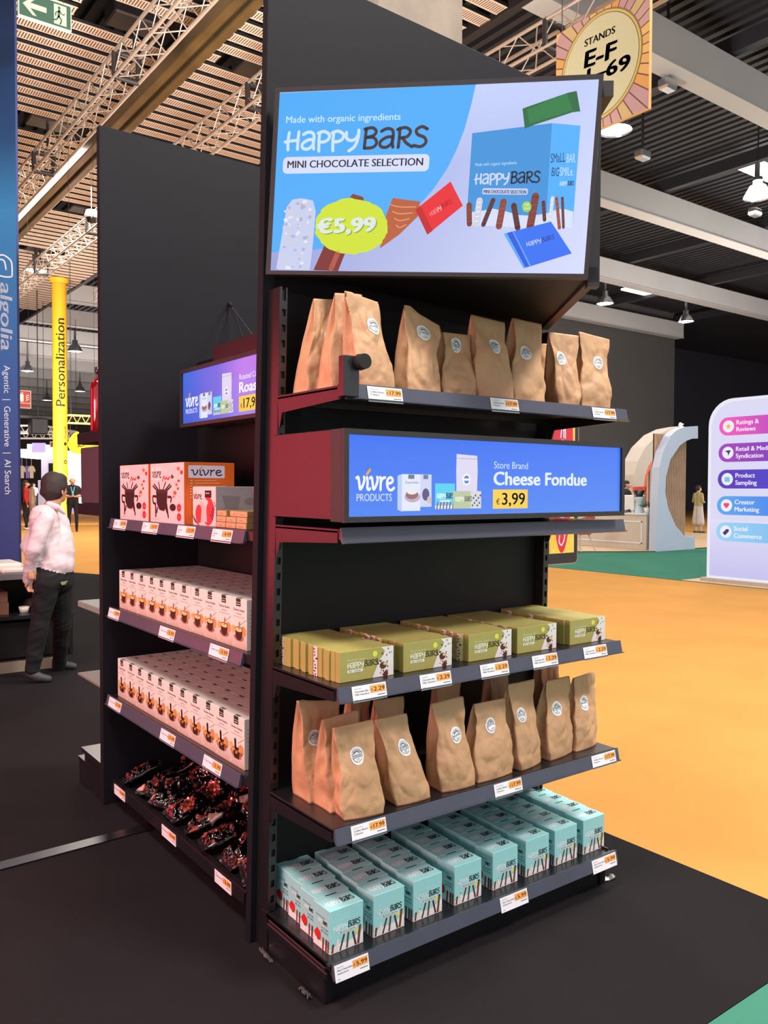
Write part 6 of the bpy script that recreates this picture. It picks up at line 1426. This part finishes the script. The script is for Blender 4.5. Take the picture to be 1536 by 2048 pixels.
# ------------------------------------------------------------------ distant white stands behind the aisle
def far_box(name, px0, px1, py0, py1, D, depth, m, label, cat, group=None, parent=None, nm=None):
    A0 = dep(px0, py1, D); U_ = Vector((RT.x, RT.y, 0)).normalized(); w_ = (px1-px0)/F*D; h_ = (py1-py0)/F*D; N_ = Vector((0, 0, 1)).cross(U_)
    if parent is None:
        t = empty(name, (A0.x, A0.y, A0.z if A0.z > .3 else 0), math.atan2(U_.y, U_.x), label=label, cat=cat, group=group)
    return A0, U_, w_, h_
U_ = Vector((RT.x, RT.y, 0)).normalized(); RZ = math.atan2(U_.y, U_.x)
def booth(px0, D, label, parts):
    A0 = dep(px0, 980, D); t = empty('exhibition_booth', (A0.x, A0.y, 0), RZ, label=label, cat='booth', group='distant exhibition booths')
    for nm, x0, x1, y0, y1, d0, d1, m in parts:
        X0_ = (x0-px0)/F*D; X1_ = (x1-px0)/F*D; zt = dep(px0, y0, D).z; zb_ = max(0, dep(px0, y1, D).z)
        mb = MB(); mb.box(X0_, X1_, d0, d1, zb_, zt); mb.build(nm, m, t)
    return t
GW = mat('booth_glow_white', (250, 248, 255), .5, emit=1.15); GV = mat('booth_glow_violet', (188, 168, 248), .5, emit=.9); DK = mat('booth_dark', (34, 30, 40), .7); GP = mat('booth_pale_glow', (216, 208, 226), .6, emit=.35); PK = mat('pink_glow', (230, 40, 120), .5, emit=.8)  # pale booth walls glow as well, their brightness put into the material
booth(36, 46, 'distant white booth with a violet lit header behind the yellow column', [('fascia', 38, 110, 898, 915, 0, 2.5, GW), ('header', 52, 84, 888, 899, .2, 2, GW), ('screen', 66, 92, 886, 905, -.1, .0, GV), ('pillar', 68, 90, 915, 985, 1, 2, GP), ('wall', 38, 70, 915, 1000, 3, 3.2, DK), ('counter', 70, 90, 960, 1010, .4, 1.4, GP), ('side_wall', 90, 108, 915, 1005, .4, 3, GP), ('doorway', 93, 104, 926, 1000, .30, .42, DK)])
booth(134, 50, 'distant pale lilac booth right of the yellow column', [('fascia', 135, 215, 905, 914, 0, 2, GW), ('wall', 135, 215, 914, 1032, .2, .4, GP), ('lilac_glow_panel', 136, 146, 914, 1032, .1, .2, mat('lilac_glow_panel', (190, 166, 232), .6, emit=.3))])  # lilac strip emits a little, light put into its colour
for i, (x, c, lb) in enumerate(((44, (226, 206, 176), 'cream'), (53, (140, 120, 210), 'violet'), (63, (226, 208, 180), 'pale cream'))):
    A0 = dep(x, 945, 44); mb = MB()
    P = [(-.16, 0), (.16, 0), (.17, .42), (.30, .30), (.36, .42), (.20, .62), (.08, .66), (0, .62), (-.08, .66), (-.20, .62), (-.36, .42), (-.30, .30), (-.17, .42)]
    mb.prism([(a*.55, b*1.0-.3) for a, b in P], 0, .05, lambda a, b, d_: U_*a+Vector((0, 0, b))+Vector((-U_.y, U_.x, 0))*(d_+.12*(i % 2))); mb.tube([(0, 0, .34), (0, 0, .8)], .012, 5)
    setp(mb.build('hanging_t_shirt', mat('tshirt_'+lb.replace(' ', '_'), c, .8), loc=A0), label='%s t-shirt hanging in the distant white booth%s' % (lb, '' if i else ', nearest the blue banner'), cat='t-shirt')
A0 = dep(72, 872, 40); t = empty('truss_ring', (A0.x, A0.y, A0.z), RZ, label='white square lighting truss hanging over the distant booths', cat='truss')
for a, b in (((-2.2, -2, 0), (1.2, -2, 0)), ((-2.2, 2, 0), (1.2, 2, 0)), ((-2.2, -2, 0), (-2.2, 2, 0)), ((1.2, -2, 0), (1.2, 2, 0))):
    mb = MB(); a, b = Vector(a), Vector(b); 
    for dz in (0, .35): mb.tube([a+Vector((0, 0, dz)), b+Vector((0, 0, dz))], .05, 6)
    n = 8
    for k in range(n): mb.tube([a.lerp(b, k/n), a.lerp(b, (k+.5)/n)+Vector((0, 0, .35)), a.lerp(b, (k+1)/n)], .025, 5)
    mb.build('truss_side', M_WHITE, t)
mb = MB()
for a in ((-2.2, -2), (1.2, -2), (-2.2, 2), (1.2, 2)): mb.tube([(a[0], a[1], .35), (a[0], a[1], 9.95-A0.z)], .012, 5)
mb.build('suspension_wire', M_BLACK, t)
A0 = dep(160, 846, 30); t = empty('yellow_truss', (A0.x, A0.y, A0.z), RZ+.5, label='short yellow lit truss right of the yellow column', cat='truss')
mb = MB()
for dz in (0, .28): mb.tube([(-.4, 0, dz), (2.2, 0, dz)], .025, 6); mb.tube([(-.4, .3, dz), (2.2, .3, dz)], .025, 6)
for k in range(8): mb.tube([(-.4+.3*k, 0, 0), (-.25+.3*k, 0, .28), (-.1+.3*k, 0, 0)], .014, 5)
mb.build('frame', mat('yellow_truss_glow', (206, 166, 70), .5, emit=.12), t)  # faint glow put into the yellow; the truss is no lamp
mb = MB(); mb.tube([(-.3, 0, .28), (-.3, 0, ztop(A0)-A0.z)], .01, 5); mb.tube([(2, 0, .28), (2, 0, ztop(A0)-A0.z)], .01, 5); mb.build('suspension_wire', M_BLACK, t)
A0 = dep(76, 846, 36); mb = MB(); mb.box(-.35, .35, -.3, .3, -.5, .2, ch=.05); mb.box(-.9, .9, -.05, .05, .2, .3); mb.tube([(0, 0, .2), (0, 0, ztop(A0)-A0.z)], .02, 6); setp(mb.build('hanging_speaker', M_BLACK, loc=A0), label='black hanging loudspeaker left of the yellow column', cat='loudspeaker')

# torn clear film left under the base deck
M_FILM = mat('clear_film', (92, 90, 90), .15, 0, .1, 30, coat=.8)
for i, (px, py, sx, sy, lab) in enumerate(((1198, 1764, .15, .022, 'scrap of clear plastic film under the right end of the base deck'), (610, 1990, .06, .016, 'scrap of clear plastic film at the front left foot of the base deck'), (532, 1915, .08, .014, 'scrap of clear plastic film beside the left foot of the end bay'))):
    p = at(px, py, 'z', 0); mb = MB(); n = 14; V = []
    for j in range(4):
        for k in range(n): V.append(((k/(n-1)-.5)*sx, (j/3-.5)*sy*(1+.4*noise.noise(Vector((k*.7, i, j)))), .003+abs(noise.noise(Vector((k*.9, j*.8, i*7))))*.022))
    fs = [(j*n+k, j*n+k+1, (j+1)*n+k+1, (j+1)*n+k) for j in range(3) for k in range(n-1)]
    mb.add(V, fs, sm=True); mb.add([(a, b, max(.001, c-.0015)) for a, b, c in V], [f[::-1] for f in fs], sm=True)
    o = mb.build('plastic_film', M_FILM, loc=(p.x, p.y, .001)); o.rotation_euler.z = (-.2, 1.5, 1.5)[i]; setp(o, label=lab, cat='plastic film', group='scraps of clear film')
